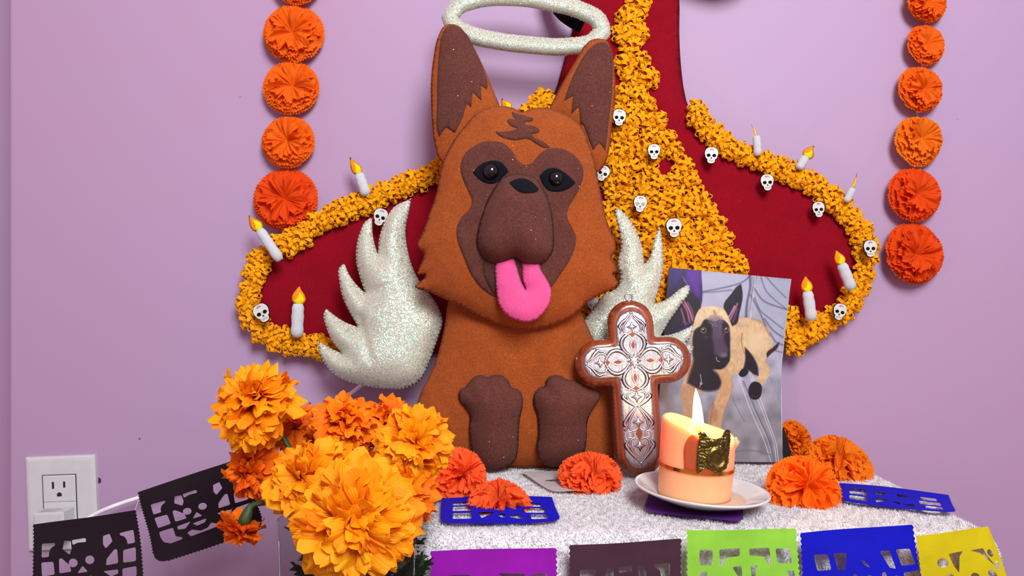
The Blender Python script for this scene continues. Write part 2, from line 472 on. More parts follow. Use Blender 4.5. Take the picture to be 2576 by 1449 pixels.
# wood, silver, wax, wall, towel, glass, photo, flame -------------------------------------------------
def make_wood():
    m, nt, b = new_mat('polished_reddish_wood'); co = coord(nt)
    mp = nt.nodes.new('ShaderNodeMapping'); mp.inputs['Scale'].default_value = (220, 14, 220); nt.links.new(co, mp.inputs[0])
    n = noise(nt, mp.outputs[0], 1.0, 4)
    nt.links.new(ramp(nt, n.outputs[0], [(0.25, lin(88, 34, 16)), (0.5, lin(130, 56, 26)), (0.75, lin(158, 74, 36))]), b.inputs['Base Color'])
    b.inputs['Roughness'].default_value = 0.28; b.inputs['Coat Weight'].default_value = 0.5; b.inputs['Coat Roughness'].default_value = 0.15
    return m
MT['wood'] = make_wood()
def make_silver(hatch):
    m, nt, b = new_mat('embossed_silver' if hatch else 'polished_silver_relief'); co = coord(nt)
    b.inputs['Metallic'].default_value = 1.0; b.inputs['Roughness'].default_value = 0.42 if hatch else 0.28
    b.inputs['Base Color'].default_value = (0.74, 0.73, 0.74, 1)
    if hatch:
        cols = []
        for ang in (0.6, -0.7):
            mp = nt.nodes.new('ShaderNodeMapping'); mp.inputs['Rotation'].default_value = (0, 0, ang); mp.inputs['Scale'].default_value = (1500, 90, 1); nt.links.new(co, mp.inputs[0])
            cols.append(noise(nt, mp.outputs[0], 1.0, 2))
        sx = nt.nodes.new('ShaderNodeSeparateXYZ'); nt.links.new(co, sx.inputs[0])
        gt = nt.nodes.new('ShaderNodeMath'); gt.operation = 'GREATER_THAN'; nt.links.new(sx.outputs[0], gt.inputs[0]); gt.inputs[1].default_value = 0.0
        mx = nt.nodes.new('ShaderNodeMix'); nt.links.new(gt.outputs[0], mx.inputs[0]); nt.links.new(cols[0].outputs[0], mx.inputs[2]); nt.links.new(cols[1].outputs[0], mx.inputs[3])
        nt.links.new(ramp(nt, mx.outputs[0], [(0.35, (0.30, 0.29, 0.30, 1)), (0.6, (0.64, 0.63, 0.64, 1))]), b.inputs['Base Color'])
        bump(nt, mx.outputs[0], b, 0.5, 0.0006)
    return m
MT['silver'] = make_silver(True); MT['silver2'] = make_silver(False)
MT['copper'] = plain('red_brown_inlay', (140, 58, 30), 0.45)
MT['groove'] = plain('tarnished_groove', (58, 52, 52), 0.5, metal=1.0)

def make_wax(name, rgb, rad):
    m, nt, b = new_mat(name); co = coord(nt)
    n = noise(nt, co, 90, 3); c = lin(*rgb)
    nt.links.new(ramp(nt, n.outputs[0], [(0.3, mul(c, 0.95)), (0.7, mul(c, 1.03))]), b.inputs['Base Color'])
    b.inputs['Roughness'].default_value = 0.4
    b.inputs['Subsurface Weight'].default_value = 0.9; b.inputs['Subsurface Radius'].default_value = (1.0, 0.62, 0.36)
    b.inputs['Subsurface Scale'].default_value = rad
    return m
MT['wax'] = make_wax('peach_wax', (255, 178, 128), 0.016)
MT['wax_shade'] = make_wax('red_orange_badge_shade', (222, 84, 40), 0.004)  # wax tone with the badge's shadow and glow put into the colour
MT['puddle'] = plain('cloudy_melted_wax', (214, 178, 150), 0.15)

def make_wall():
    m, nt, b = new_mat('lilac_painted_plaster'); co = coord(nt); c = lin(172, 141, 172)
    n1 = noise(nt, co, 2.2, 4); n2 = noise(nt, co, 180, 3)
    col = ramp(nt, n1.outputs[0], [(0.3, lin(174, 139, 169)), (0.5, c), (0.7, lin(170, 142, 175))])
    # chips and scuffs: small worn spots with a place and shape of their own
    for (px, py, r, rgb) in ((250, 1206, 0.0030, (70, 30, 80)), (354, 1100, 0.0014, (110, 60, 100)), (608, 241, 0.0013, (150, 120, 150)),
                             (2414, 297, 0.0012, (140, 120, 150)), (62, 1340, 0.0010, (120, 80, 120))):
        w = P(px, py, 0.85)
        d = nt.nodes.new('ShaderNodeVectorMath'); d.operation = 'DISTANCE'; d.inputs[1].default_value = w
        ns = nt.nodes.new('ShaderNodeVectorMath'); ns.operation = 'ADD'
        nn = noise(nt, co, 500, 2); sc = nt.nodes.new('ShaderNodeVectorMath'); sc.operation = 'SCALE'; sc.inputs['Scale'].default_value = 0.003
        nt.links.new(nn.outputs['Color'], sc.inputs[0]); nt.links.new(co, ns.inputs[0]); nt.links.new(sc.outputs[0], ns.inputs[1])
        nt.links.new(ns.outputs[0], d.inputs[0])
        lt = nt.nodes.new('ShaderNodeMath'); lt.operation = 'LESS_THAN'; lt.inputs[1].default_value = r * 1.3
        nt.links.new(d.outputs['Value'], lt.inputs[0])
        mx = nt.nodes.new('ShaderNodeMix'); mx.data_type = 'RGBA'; nt.links.new(lt.outputs[0], mx.inputs[0])
        nt.links.new(col, mx.inputs[6]); mx.inputs[7].default_value = lin(*rgb); col = mx.outputs[2]
    nt.links.new(col, b.inputs['Base Color']); b.inputs['Roughness'].default_value = 0.55; b.inputs['Specular IOR Level'].default_value = 0.3
    bump(nt, n2.outputs[0], b, 0.12, 0.0008)
    return m
MT['wall'] = make_wall()
def make_towel():
    m, nt, b = new_mat('white_plush_fleece'); co = coord(nt)
    n = noise(nt, co, 120, 3)
    nt.links.new(ramp(nt, n.outputs[0], [(0.3, lin(208, 202, 203)), (0.7, lin(224, 219, 220))]), b.inputs['Base Color'])
    b.inputs['Roughness'].default_value = 0.95; b.inputs['Sheen Weight'].default_value = 0.2
    return m
MT['towel'] = make_towel()
def make_glass():
    m, nt, b = new_mat('clear_glass')
    tr = nt.nodes.new('ShaderNodeBsdfTransparent'); tr.inputs[0].default_value = (0.93, 0.96, 0.95, 1)
    gl = nt.nodes.new('ShaderNodeBsdfGlossy'); gl.inputs['Roughness'].default_value = 0.03
    lw = nt.nodes.new('ShaderNodeLayerWeight'); pw = nt.nodes.new('ShaderNodeMath'); pw.operation = 'POWER'; pw.inputs[1].default_value = 4.0; nt.links.new(lw.outputs['Facing'], pw.inputs[0])
    fr = nt.nodes.new('ShaderNodeMath'); fr.operation = 'MULTIPLY_ADD'; fr.inputs[1].default_value = 0.6; fr.inputs[2].default_value = 0.04; nt.links.new(pw.outputs[0], fr.inputs[0])
    mx = nt.nodes.new('ShaderNodeMixShader'); nt.links.new(fr.outputs[0], mx.inputs[0])
    nt.links.new(tr.outputs[0], mx.inputs[1]); nt.links.new(gl.outputs[0], mx.inputs[2])
    nt.links.new(mx.outputs[0], nt.nodes['Material Output'].inputs[0])
    return m
MT['glass'] = make_glass()
MT['glassedge'] = plain('glass_edge', (200, 205, 205), 0.08, spec=0.8)
def make_flame():
    m, nt, b = new_mat('candle_flame'); co = coord(nt)
    sp = nt.nodes.new('ShaderNodeSeparateXYZ'); nt.links.new(co, sp.inputs[0])
    mr = nt.nodes.new('ShaderNodeMapRange'); mr.inputs[1].default_value = 0.0; mr.inputs[2].default_value = 0.042
    nt.links.new(sp.outputs[2], mr.inputs[0])
    col = ramp(nt, mr.outputs[0], [(0.0, (1.0, 0.25, 0.03, 1)), (0.15, (1.0, 0.55, 0.12, 1)), (0.35, (1.0, 0.82, 0.40, 1)), (0.75, (1.0, 0.78, 0.36, 1)), (1.0, (1.0, 0.5, 0.1, 1))])
    e = nt.nodes.new('ShaderNodeEmission'); nt.links.new(col, e.inputs[0]); e.inputs[1].default_value = 3.2
    nt.links.new(e.outputs[0], nt.nodes['Material Output'].inputs[0])
    return m
MT['flame'] = make_flame()
def make_photo():
    m, nt, b = new_mat('glossy_photo_print')
    a = nt.nodes.new('ShaderNodeVertexColor'); a.layer_name = 'print'
    nt.links.new(a.outputs[0], b.inputs['Base Color']); b.inputs['Roughness'].default_value = 0.35
    return m
MT['photo'] = make_photo()

# ================================================================== setting
xl = P(17, 700, 0.85).x
mb = MB()
prof = [(2.2, 0.0)] + [(xl + 0.007 - 0.007 * math.sin(a), 0.007 - 0.007 * math.cos(a)) for a in np.linspace(0, math.pi / 2, 8)] + [(xl, 0.16)]
v = []; f = []
for x, y in prof: v += [(x, y, 0.0), (x, y, 2.4)]
for i in range(len(prof) - 1): f.append((2 * i, 2 * i + 1, 2 * i + 3, 2 * i + 2))
mb.add(v, f)
put('wall_back', mb.mesh('wall_back'), None, None, MT['wall'], kind='structure')
mb = MB(); mb.box((-1.1, 0.17, 1.2), (1.2, 0.02, 2.4))
put('wall_left', mb.mesh('wall_left', False), None, None, MT['wall'], kind='structure')
mb = MB(); mb.box((0.2, -1.2, -0.02), (4.4, 2.8, 0.04))
put('floor', mb.mesh('floor', False), None, None, MT['floor'], kind='structure')

# ------------------------------------------------------------------ altar table, cloth, towel
TX0, TX1, TY0, TY1 = -0.0745, 0.385, -0.272, -0.006
t = thing('altar_table', (0.14, -0.14, 0), 'small dark wooden table under the white plush towel', 'table')
mb = MB(); mb.box(((TX0 + TX1) / 2, -0.140, ZT - 0.035), (TX1 - TX0 - 0.04, 0.225, 0.02)); put('tabletop', mb.mesh('tabletop', False), None, t, MT['table'])
for sx in (TX0 + 0.045, TX1 - 0.045):
    for sy in (-0.235, -0.045):
        mb = MB(); mb.box((sx, sy, (ZT - 0.045) / 2), (0.03, 0.03, ZT - 0.045)); put('leg', mb.mesh('leg', False), None, t, MT['table'])

def rounded_box(lo, hi, r, n, open_bottom=True):
    lo = np.array(lo); hi = np.array(hi); V = []; Fc = []
    def face(o, a, b, na, nb):
        k = len(V)
        for i in range(na + 1):
            for j in range(nb + 1): V.append(o + a * i / na + b * j / nb)
        for i in range(na):
            for j in range(nb):
                Fc.append((k + i * (nb + 1) + j, k + (i + 1) * (nb + 1) + j, k + (i + 1) * (nb + 1) + j + 1, k + i * (nb + 1) + j + 1))
    D = hi - lo; ex, ey, ez = np.diag(D); N = [max(2, int(q / n)) for q in D]
    face(lo + ez, ex, ey, N[0], N[1])
    face(lo, ex, ez, N[0], N[2]); face(lo + ey, ez, ex, N[2], N[0])
    face(lo, ez, ey, N[2], N[1]); face(lo + ex, ey, ez, N[1], N[2])
    V = np.array(V); inn_lo = lo + r; inn_hi = hi - r; inn_lo[2] = lo[2]
    q = np.clip(V, inn_lo, inn_hi); d = V - q; L = np.linalg.norm(d, axis=1, keepdims=True); L[L == 0] = 1
    return q + d / L * r, Fc, d / L

V, Fc, Nn = rounded_box((TX0 - 0.017, TY0 + 0.010, ZT - 0.30), (TX1 - 0.012, TY1 + 0.001, ZT - 0.012), 0.012, 0.02)
put('tablecloth', mesh('tablecloth', V, Fc), None, None, MT['cloth'], 'wine red cloth hanging under the white plush towel, left edge showing', 'tablecloth')
V, Fc, Nn = rounded_box((TX0, TY0, ZT - 0.24), (TX1, TY1, ZT - 0.0026), 0.020, 0.006)
wob = 0.0016 * (np.sin(V[:, 0] * 38 + V[:, 1] * 21) + np.sin(V[:, 0] * -23 + V[:, 1] * 47 + V[:, 2] * 30 + 1.3)) * np.where(V[:, 2] < ZT - 0.03, 1.2, 0.45)
V = V + Nn * np.where(V[:, 2] < ZT - 0.01, wob, wob * 0.5 - 0.0006)[:, None]
towel = put('plush_towel', mesh('plush_towel', V, Fc), None, None, MT['towel'], 'white fluffy plush towel draped over the small altar table', 'towel')
# pile of the towel: short leaning tufts
A = V[np.array([q[:3] for q in Fc])]; B = V[np.array([(q[0], q[2], q[3]) for q in Fc])]
T = np.vstack([A, B]); cr = np.cross(T[:, 1] - T[:, 0], T[:, 2] - T[:, 0]); ar = np.linalg.norm(cr, axis=1)
keep = (T[:, :, 2].mean(1) > ZT - 0.13) & (T[:, :, 1].mean(1) < -0.005); ar = ar * keep
nb = 230000
ti = rng.choice(len(T), nb, p=ar / ar.sum()); r1 = np.sqrt(rng.random(nb))[:, None]; r2 = rng.random(nb)[:, None]
pb = T[ti, 0] * (1 - r1) + T[ti, 1] * r1 * (1 - r2) + T[ti, 2] * r1 * r2
ctr = np.array([(TX0 + TX1) / 2, (TY0 + TY1) / 2, ZT - 0.1])
nr = cr[ti] / np.linalg.norm(cr[ti], axis=1, keepdims=True); nr *= np.sign(np.sum(nr * (pb - ctr), 1, keepdims=True))
cl = np.stack([np.sin(pb[:, 0] * 410 + 3 * np.sin(pb[:, 1] * 300)), np.sin(pb[:, 1] * 380 + 3 * np.sin(pb[:, 0] * 270) + pb[:, 2] * 300), np.sin(pb[:, 2] * 390 + pb[:, 0] * 150)], 1)
dr = nr * 0.8 + cl * 0.35 + rng.normal(0, 0.32, (nb, 3)); dr /= np.linalg.norm(dr, axis=1, keepdims=True)
ln = rng.uniform(0.0016, 0.0032, (nb, 1)); sd = np.cross(dr, rng.normal(0, 1, (nb, 3))); sd /= np.linalg.norm(sd, axis=1, keepdims=True); sd *= 0.00024
mid = pb + dr * ln * 0.6; tip = pb + (dr * 0.9 + cl * 0.35) * ln
VV = np.stack([pb - sd, pb + sd, mid + sd * 0.9, mid - sd * 0.9, tip], 1).reshape(-1, 3)
bi = np.arange(nb) * 5
me = bpy.data.meshes.new('pile'); me.vertices.add(len(VV)); me.vertices.foreach_set('co', VV.ravel())
lv = np.stack([bi, bi + 1, bi + 2, bi + 3, bi + 3, bi + 2, bi + 4], 1).ravel()
me.loops.add(len(lv)); me.loops.foreach_set('vertex_index', lv.astype(np.int32))
ls = np.stack([np.arange(nb) * 7, np.arange(nb) * 7 + 4], 1).ravel(); me.polygons.add(len(ls)); me.polygons.foreach_set('loop_start', ls.astype(np.int32))
me.update(calc_edges=True); me.validate()
put('pile', me, None, towel, MT['towel'], kind='stuff')

# ------------------------------------------------------------------ plush dog
DOG = thing('plush_dog', (0.0, -0.85 + 0.785, ZT), 'brown felt dog plush with pink tongue, white wings and a halo', 'plush toy')
def part(name, pts, d, front, back, R, mat, parent, step=0.003, st=None, ang=62, **kw):
    c = np.mean(np.array(pts), axis=0); pl = vplane(d, *c)
    lp = spline(pl.uvs(pts), ang=ang)
    me, bvh, rl = pillow(name, lp, front, back, R, step, **kw)
    o = put(name, me, pl.M, parent, mat)
    if st is not None:
        s = put('stitching', stitches('stitching', rl, lambda x, y: drop(bvh, x, y)), pl.M, o if o.parent in (None, DOG) or True else parent, MT[st])
    return o, pl, bvh, rl
def patch(name, pts, pl, bvh, mat, parent, off=0.0012, st=None, step=0.003, ang=62):
    lp = spline(pl.uvs(pts), ang=ang)
    me, b2, rl = applique(name, lp, bvh, off, step)
    o = put(name, me, pl.M, parent, mat)
    if st: put('stitching', stitches('stitching', rl, lambda x, y: drop(b2, x, y), 0.0036, 0.0022, 0.0003), pl.M, parent, MT[st])
    return o, b2

body_pts = [(1150, 720), (1128, 760), (1120, 810), (1112, 850), (1095, 910), (1075, 955), (1060, 985), (1048, 1020), (1042, 1060), (1045, 1110), (1056, 1150), (1085, 1171),
            (1200, 1176), (1350, 1177), (1500, 1176), (1538, 1170), (1545, 1140), (1541, 1090), (1535, 1000), (1525, 950), (1505, 880), (1482, 830), (1465, 790), (1452, 755), (1430, 720)]
o, plB, bvB, _ = part('body', body_pts, 0.785, 0.019, 0.009, 0.05, MT['brown'], DOG, 0.0034, 'stitch_brown', noise=0.0004)

wing_l = [(1034.5, 500), (992, 520), (969, 554), (955, 593), (950, 639), (940, 605), (936, 566), (936, 546), (918.5, 558), (905, 585), (896, 624), (896, 659), (905, 697), (919, 738),
          (891, 709), (876, 686), (866, 662), (853, 674), (853, 705), (862, 748), (880, 786), (901, 823), (868, 810), (837, 790), (820, 776), (814, 790), (820, 821), (835, 856), (860.5, 889),
          (830, 875), (800.6, 858), (800.6, 875), (814, 910), (837, 939), (868, 957), (915, 970), (973, 978), (1023, 976), (1054, 960), (1069, 937), (1089, 887), (1104, 844), (1113, 810),
          (1104, 775), (1081, 740), (1054, 705), (1034.5, 663), (1023, 616), (1020, 578), (1027, 539)]
wing_r = [(1546, 522), (1564, 530), (1583.5, 552), (1600, 580), (1614, 616), (1621, 665.6), (1633, 649), (1644, 610), (1658, 566), (1663.5, 591), (1668, 638), (1668, 679), (1658, 726),
          (1645.6, 765), (1674.5, 754), (1716, 723.5), (1732.5, 715), (1735, 723.5), (1710, 770), (1683, 809), (1662, 845), (1688, 841), (1716, 831), (1746, 817), (1741, 834), (1732.5, 856), (1722, 862),
          (1746, 872), (1735, 895), (1700, 945), (1650, 968), (1590, 970), (1530, 958), (1490, 930), (1474, 880), (1466, 817), (1495, 773), (1517, 743), (1552, 724), (1560, 693), (1553, 663), (1561, 624), (1559, 591), (1550, 550)]
def pucker(cx, cy, lines):
    def f(x, y):
        z = np.zeros_like(x)
        for (x1, y1, x2, y2) in lines:
            e = np.array([x2 - x1, y2 - y1]); L = e @ e
            t = np.clip(((x - x1) * e[0] + (y - y1) * e[1]) / L, 0, 1)
            d = np.hypot(x - x1 - t * e[0], y - y1 - t * e[1])
            z -= 0.0045 * np.exp(-(d / 0.0045) ** 2) * (1 - 0.6 * t)
        return z
    return f
cL = np.mean(np.array(wing_l), axis=0); plL = vplane(0.798, *cL)
def seg(pl, a, b): return pl.uv(*a) + pl.uv(*b)
part('wing', wing_l, 0.798, 0.019, 0.007, 0.034, MT['glit'], DOG, 0.003, 'stitch_white', it=14,
     extra=pucker(0, 0, [seg(plL, (950, 639), (985, 650)), seg(plL, (919, 738), (990, 720)), seg(plL, (901, 823), (920, 760)), seg(plL, (905, 800), (940, 900)), seg(plL, (860, 889), (890, 905))]))
cR = np.mean(np.array(wing_r), axis=0); plR = vplane(0.796, *cR)
part('wing', wing_r, 0.796, 0.012, 0.006, 0.03, MT['glit'], DOG, 0.003, 'stitch_white', it=14,
     extra=pucker(0, 0, [seg(plR, (1621, 665), (1600, 690)), seg(plR, (1645, 765), (1625, 800))]))

halo_c = [(1132, 45), (1150, 18), (1195, 0), (1290, -7), (1390, 7), (1465, 28), (1508, 55), (1516, 80), (1490, 105), (1430, 117), (1330, 113), (1250, 103), (1180, 86), (1145, 68)]
plH = vplane(0.790, 1320, 60)
hc = resample(spline(plH.uvs(halo_c)), 0.004)
mb = MB(); mb.tube([(x, y, 0.0) for x, y in hc], 0.0092, 14, True, 0.85, up=(0, 0, 1))
halo = put('halo', mb.mesh('halo'), plH.M, DOG, MT['glit'])
def offset_loop(lp, r):
    q = np.array(lp); t = np.roll(q, -1, 0) - np.roll(q, 1, 0); t /= np.linalg.norm(t, axis=1, keepdims=True)
    return q + np.c_[t[:, 1], -t[:, 0]] * r
mb = MB()
for s in (1, -1):
    for x, y in resample(offset_loop(hc, 0.0092 * s), 0.0035):
        a = random.uniform(0, 6.28); mb.box((x + 0.0006 * math.cos(a), y + 0.0006 * math.sin(a), 0.0), (0.0005, 0.0005, 0.001))
put('stitching', mb.mesh('stitching'), plH.M, halo, MT['stitch_white'])

ear_l = [(1105, 400), (1093, 362), (1086, 293), (1084, 207), (1090, 148), (1103, 90), (1117, 66), (1138, 60), (1155, 66), (1172, 86), (1193, 121), (1224, 186), (1241, 228), (1258, 280), (1240, 320), (1190, 370), (1130, 425)]
ear_r = [(1376, 285), (1403, 230), (1432, 177), (1457, 136), (1471, 114), (1488, 100), (1510, 97), (1527, 103), (1537, 121), (1543, 152), (1548, 201), (1546, 264), (1539, 322), (1531, 384), (1522, 413), (1507, 434), (1480, 420), (1440, 350), (1400, 310)]
ear_li = [(1132, 66), (1154, 69), (1173, 86), (1195, 127), (1217, 180), (1227, 217), (1225, 227), (1210, 217), (1212, 258), (1190, 236), (1187, 277), (1176, 265), (1166, 299), (1146, 339), (1124, 323), (1106, 346), (1102, 335), (1101, 267), (1102, 195), (1106, 135), (1114, 86), (1123, 72)]
ear_ri = [(1515, 108), (1527, 111), (1536, 128), (1540, 165), (1539, 225), (1532, 297), (1522, 380), (1507, 361), (1490, 380), (1473, 336), (1466, 317), (1458, 317), (1455, 273), (1435, 291), (1441, 244), (1418, 258), (1425, 235), (1440, 196), (1461, 155), (1488, 121)]
for pts, inn in ((ear_l, ear_li), (ear_r, ear_ri)):
    o, pl, bv, _ = part('ear', pts, 0.770, 0.010, 0.006, 0.03, MT['brown'], DOG, 0.003, 'stitch_brown')
    patch('inner_ear', inn, pl, bv, MT['dark'], o, 0.0012, 'stitch_dark', 0.0026)

head_pts = [(1316, 283), (1293, 272), (1255, 267), (1224, 273), (1193, 291), (1166, 321), (1145, 348), (1115.6, 405), (1107, 435), (1098, 483), (1090, 510), (1082, 531), (1071, 565), (1057, 597), (1049, 613), (1052, 623), (1067, 639),
            (1066, 645), (1054, 674), (1048, 691), (1070, 691), (1069, 697), (1054, 710), (1041, 721), (1054, 728), (1078, 734), (1110, 749), (1139, 762), (1163, 773), (1199, 793), (1247, 814), (1296, 828), (1332, 829), (1380, 821), (1416, 807), (1453, 785), (1477, 761),
            (1513, 741), (1537, 729), (1560, 715), (1549, 700), (1542, 687), (1556, 687), (1549, 667), (1536, 646), (1548, 634), (1549, 616), (1537, 584), (1525, 548), (1514, 500), (1504, 448), (1497, 414), (1486, 376), (1473, 338), (1455, 310), (1431, 293), (1397, 278), (1362, 271), (1328, 276)]
HEAD, plHd, bvH, _ = part('head', head_pts, 0.757, 0.021, 0.007, 0.055, MT['brown'], DOG, 0.0032, 'stitch_brown', noise=0.0004)
mask_pts = [(1321, 424), (1304, 414), (1286, 386), (1269, 371), (1241, 364), (1214, 366), (1186, 380), (1166, 402), (1161, 428), (1167, 455), (1179, 483), (1190, 511), (1186, 528), (1166, 549), (1153, 573), (1155, 608), (1169, 646), (1186, 687), (1207, 718), (1235, 741), (1262, 752), (1320, 760), (1360, 748),
            (1385, 722), (1407, 690), (1431, 653), (1443, 621), (1445, 601), (1436, 577), (1424, 553), (1424, 535), (1438, 508), (1455, 477), (1464, 449), (1461, 421), (1449, 404), (1424, 387), (1397, 381), (1373, 385), (1355, 397), (1338, 417)]
mo, bvM = patch('face_mask', mask_pts, plHd, bvH, MT['dark'], HEAD, 0.0012, 'stitch_dark')
mark_pts = [(1288, 285), (1321, 295), (1343, 304), (1340, 309), (1321, 312), (1319, 321), (1345, 326), (1357, 336), (1352, 342), (1335, 345), (1340, 352), (1366, 366), (1383, 380), (1369, 381), (1352, 373), (1324, 357), (1300, 361), (1273, 357), (1255, 349), (1247, 340), (1269, 340), (1290, 336), (1304, 331), (1286, 324), (1276, 312), (1279, 305), (1300, 307), (1290, 297)]
patch('forehead_mark', mark_pts, plHd, bvH, MT['dark'], HEAD, 0.0012, 'stitch_dark', 0.0022)
patch('mouth_lining', [(1216, 640), (1219, 690), (1232, 722), (1250, 745), (1300, 752), (1330, 735), (1330, 640)], plHd, bvM, MT['dark2'], HEAD, 0.0009, 'stitch_dark')
patch('eye_patch', [(1192, 441), (1210, 423), (1238, 413), (1262, 418), (1280, 440), (1266, 453), (1252, 466), (1235, 470), (1214, 463), (1200, 451)], plHd, bvM, MT['blackfelt'], HEAD, 0.0011, None, 0.0022, 50)
patch('eye_patch', [(1355, 451), (1369, 437), (1393, 431), (1417, 442), (1445, 466), (1428, 480), (1397, 489), (1376, 485), (1364, 472)], plHd, bvM, MT['blackfelt'], HEAD, 0.0011, None, 0.0022, 50)
for (ex, ey, er) in ((1237, 441, 19.5), (1395, 457, 18)):
    u, w = plHd.uv(ex, ey); z = drop(bvM, u, w) or 0.02; r = er * 0.74 / F
    mb = MB(); mb.lathe([(r * math.cos(a), r * 0.85 * math.sin(a)) for a in np.linspace(-0.3, math.pi / 2, 14)], 32, (u, w, z + 0.0014))
    put('eyeball', mb.mesh('eyeball'), plHd.M, HEAD, MT['eye'])
# tongue
tng = [(1249, 662), (1247, 705), (1250, 742), (1255, 766), (1272, 790), (1296, 804), (1320, 810), (1344, 806), (1368, 787), (1383, 763), (1387, 742), (1385, 722), (1373, 698), (1361, 679), (1355, 655), (1313, 655), (1315, 705), (1322.5, 729), (1313, 712), (1299, 667), (1293, 650), (1262, 650)]
u, w = plHd.uv(1318, 740); zt = drop(bvH, u, w)
o, pl, bvT, rlT = part('tongue', tng, 0.757 - 0.0245, 0.0042, 0.002, 0.008, MT['pink'], DOG, 0.0024, None, ang=50)
put('stitching', stitches('stitching', rlT, lambda x, y: drop(bvT, x, y), 0.004, 0.0026, 0.0003), pl.M, o, MT['stitch_pink'])
# muzzle
muz = [(1248, 466), (1262, 449), (1286, 439), (1321, 439), (1348, 449), (1366, 473), (1380, 504), (1390, 546), (1393, 587), (1392, 628), (1378, 653), (1359, 666), (1331, 668), (1310, 663), (1296, 650), (1276, 661), (1248, 665), (1224, 656), (1207, 639), (1198, 615), (1200, 587), (1214, 535), (1231, 494)]
def muz_extra(x, y): return np.clip(0.010 - (y + 0.0) * 0.18, -0.004, 0.016)
MUZ, plM, bvMz, rlM = part('muzzle', muz, 0.757 - 0.0228, 0.017, 0.002, 0.036, MT['dark'], DOG, 0.0028, 'stitch_dark', extra=muz_extra, ang=80, prof=lambda x: dome(x, 1.9))
patch('nose', [(1281, 463), (1300, 453), (1321, 452), (1338, 461), (1356, 478), (1348, 487), (1331, 491), (1310, 490), (1293, 478)], plM, bvMz, MT['blackfelt'], MUZ, 0.0012, None, 0.0022)
paw_l = [(1154, 988), (1157, 1009), (1168, 1023), (1180, 1041), (1180, 1075), (1183, 1113), (1192, 1148), (1212, 1174), (1235, 1183), (1270, 1177), (1296, 1159), (1303, 1133), (1305, 1090), (1308, 1055), (1315, 1020), (1315, 1000), (1305, 981), (1287, 974), (1279, 958), (1258, 943), (1238, 945), (1226, 949), (1212, 943), (1192, 949), (1180, 962), (1170, 974), (1160, 978)]
paw_r = [(1347, 985), (1357, 975), (1372, 971), (1374, 956), (1386, 946), (1409, 945), (1426, 954), (1450, 958), (1478, 971), (1502, 983), (1510, 1000), (1502, 1014), (1490, 1032), (1478, 1061), (1476, 1104), (1470, 1136), (1444, 1162), (1409, 1174), (1380, 1173), (1360, 1159), (1350, 1133), (1354, 1090), (1351, 1046), (1341, 1009)]
for pts, lines in ((paw_l, [((1226, 949), (1232, 990)), ((1170, 974), (1195, 1000)), ((1287, 974), (1272, 1000))]), (paw_r, [((1372, 971), (1395, 990)), ((1450, 958), (1440, 990))])):
    c = np.mean(np.array(pts), axis=0); pl = vplane(0.7635, *c)
    part('paw', pts, 0.7635, 0.017, 0.004, 0.026, MT['dark'], DOG, 0.0028, 'stitch_dark', extra=pucker(0, 0, [seg(pl, a, b) for a, b in lines]))

# ------------------------------------------------------------------ felt dress hanging on the wall
DRESS = thing('felt_dress_hanging', P(1400, 890, 0.838), 'wine red felt dress wall hanging trimmed with yellow loop marigolds, skulls and candles', 'wall hanging')
skirt = [(1470, -330), (1465, -200), (1470, -80), (1450, 0), (1447, 35), (1437, 90), (1422, 142), (1409, 188), (1392, 238), (1350, 275), (1280, 330), (1200, 385), (1110, 430), (1030, 463), (960, 492), (880, 525), (810, 562), (750, 602), (690, 645), (655, 690), (636, 740), (640, 790), (670, 835), (735, 865),
         (820, 872), (930, 880), (1100, 890), (1300, 895), (1500, 895), (1750, 890), (1900, 878), (1985, 858), (2050, 825), (2115, 788), (2155, 735), (2172, 680), (2176, 625), (2160, 575), (2125, 530), (2080, 495), (2035, 462), (1985, 436), (1930, 412), (1875, 392), (1825, 365), (1780, 330), (1750, 292), (1732, 268), (1722, 232), (1714, 174), (1709, 87), (1709, 0), (1700, -80), (1690, -200), (1690, -330)]
pl = vplane(0.840, 1400, 500); plD = pl
sm, bvD, rlD = pillow('skirt_panel', spline(pl.uvs(skirt)), 0.006, 0.004, 0.02, 0.008)
sk = put('skirt_panel', sm, pl.M, DRESS, MT['red'])
put('stitching', stitches('stitching', rlD, lambda x, y: drop(bvD, x, y), 0.005, 0.003, 0.0003), pl.M, sk, MT['stitch_red'])
for pts, rr in (([(1462, 80), (1436, 66), (1410, 45), (1394, 12), (1388, -40), (1402, -110), (1440, -180), (1485, -230)], 21), ([(1680, -220), (1760, -175), (1842, -110), (1866, -62), (1815, -44), (1750, -57), (1695, -80)], 24)):
    mb = MB(); c = resample(spline([plD.uv(*q) for q in pts], closed=False), 0.006, False)
    mb.tube([(x, y, 0.022) for x, y in c], rr * 0.84 / F, 12, False, 0.8, up=(0, 0, 1)); put('arm', mb.mesh('arm'), plD.M, DRESS, MT['blackfelt'])

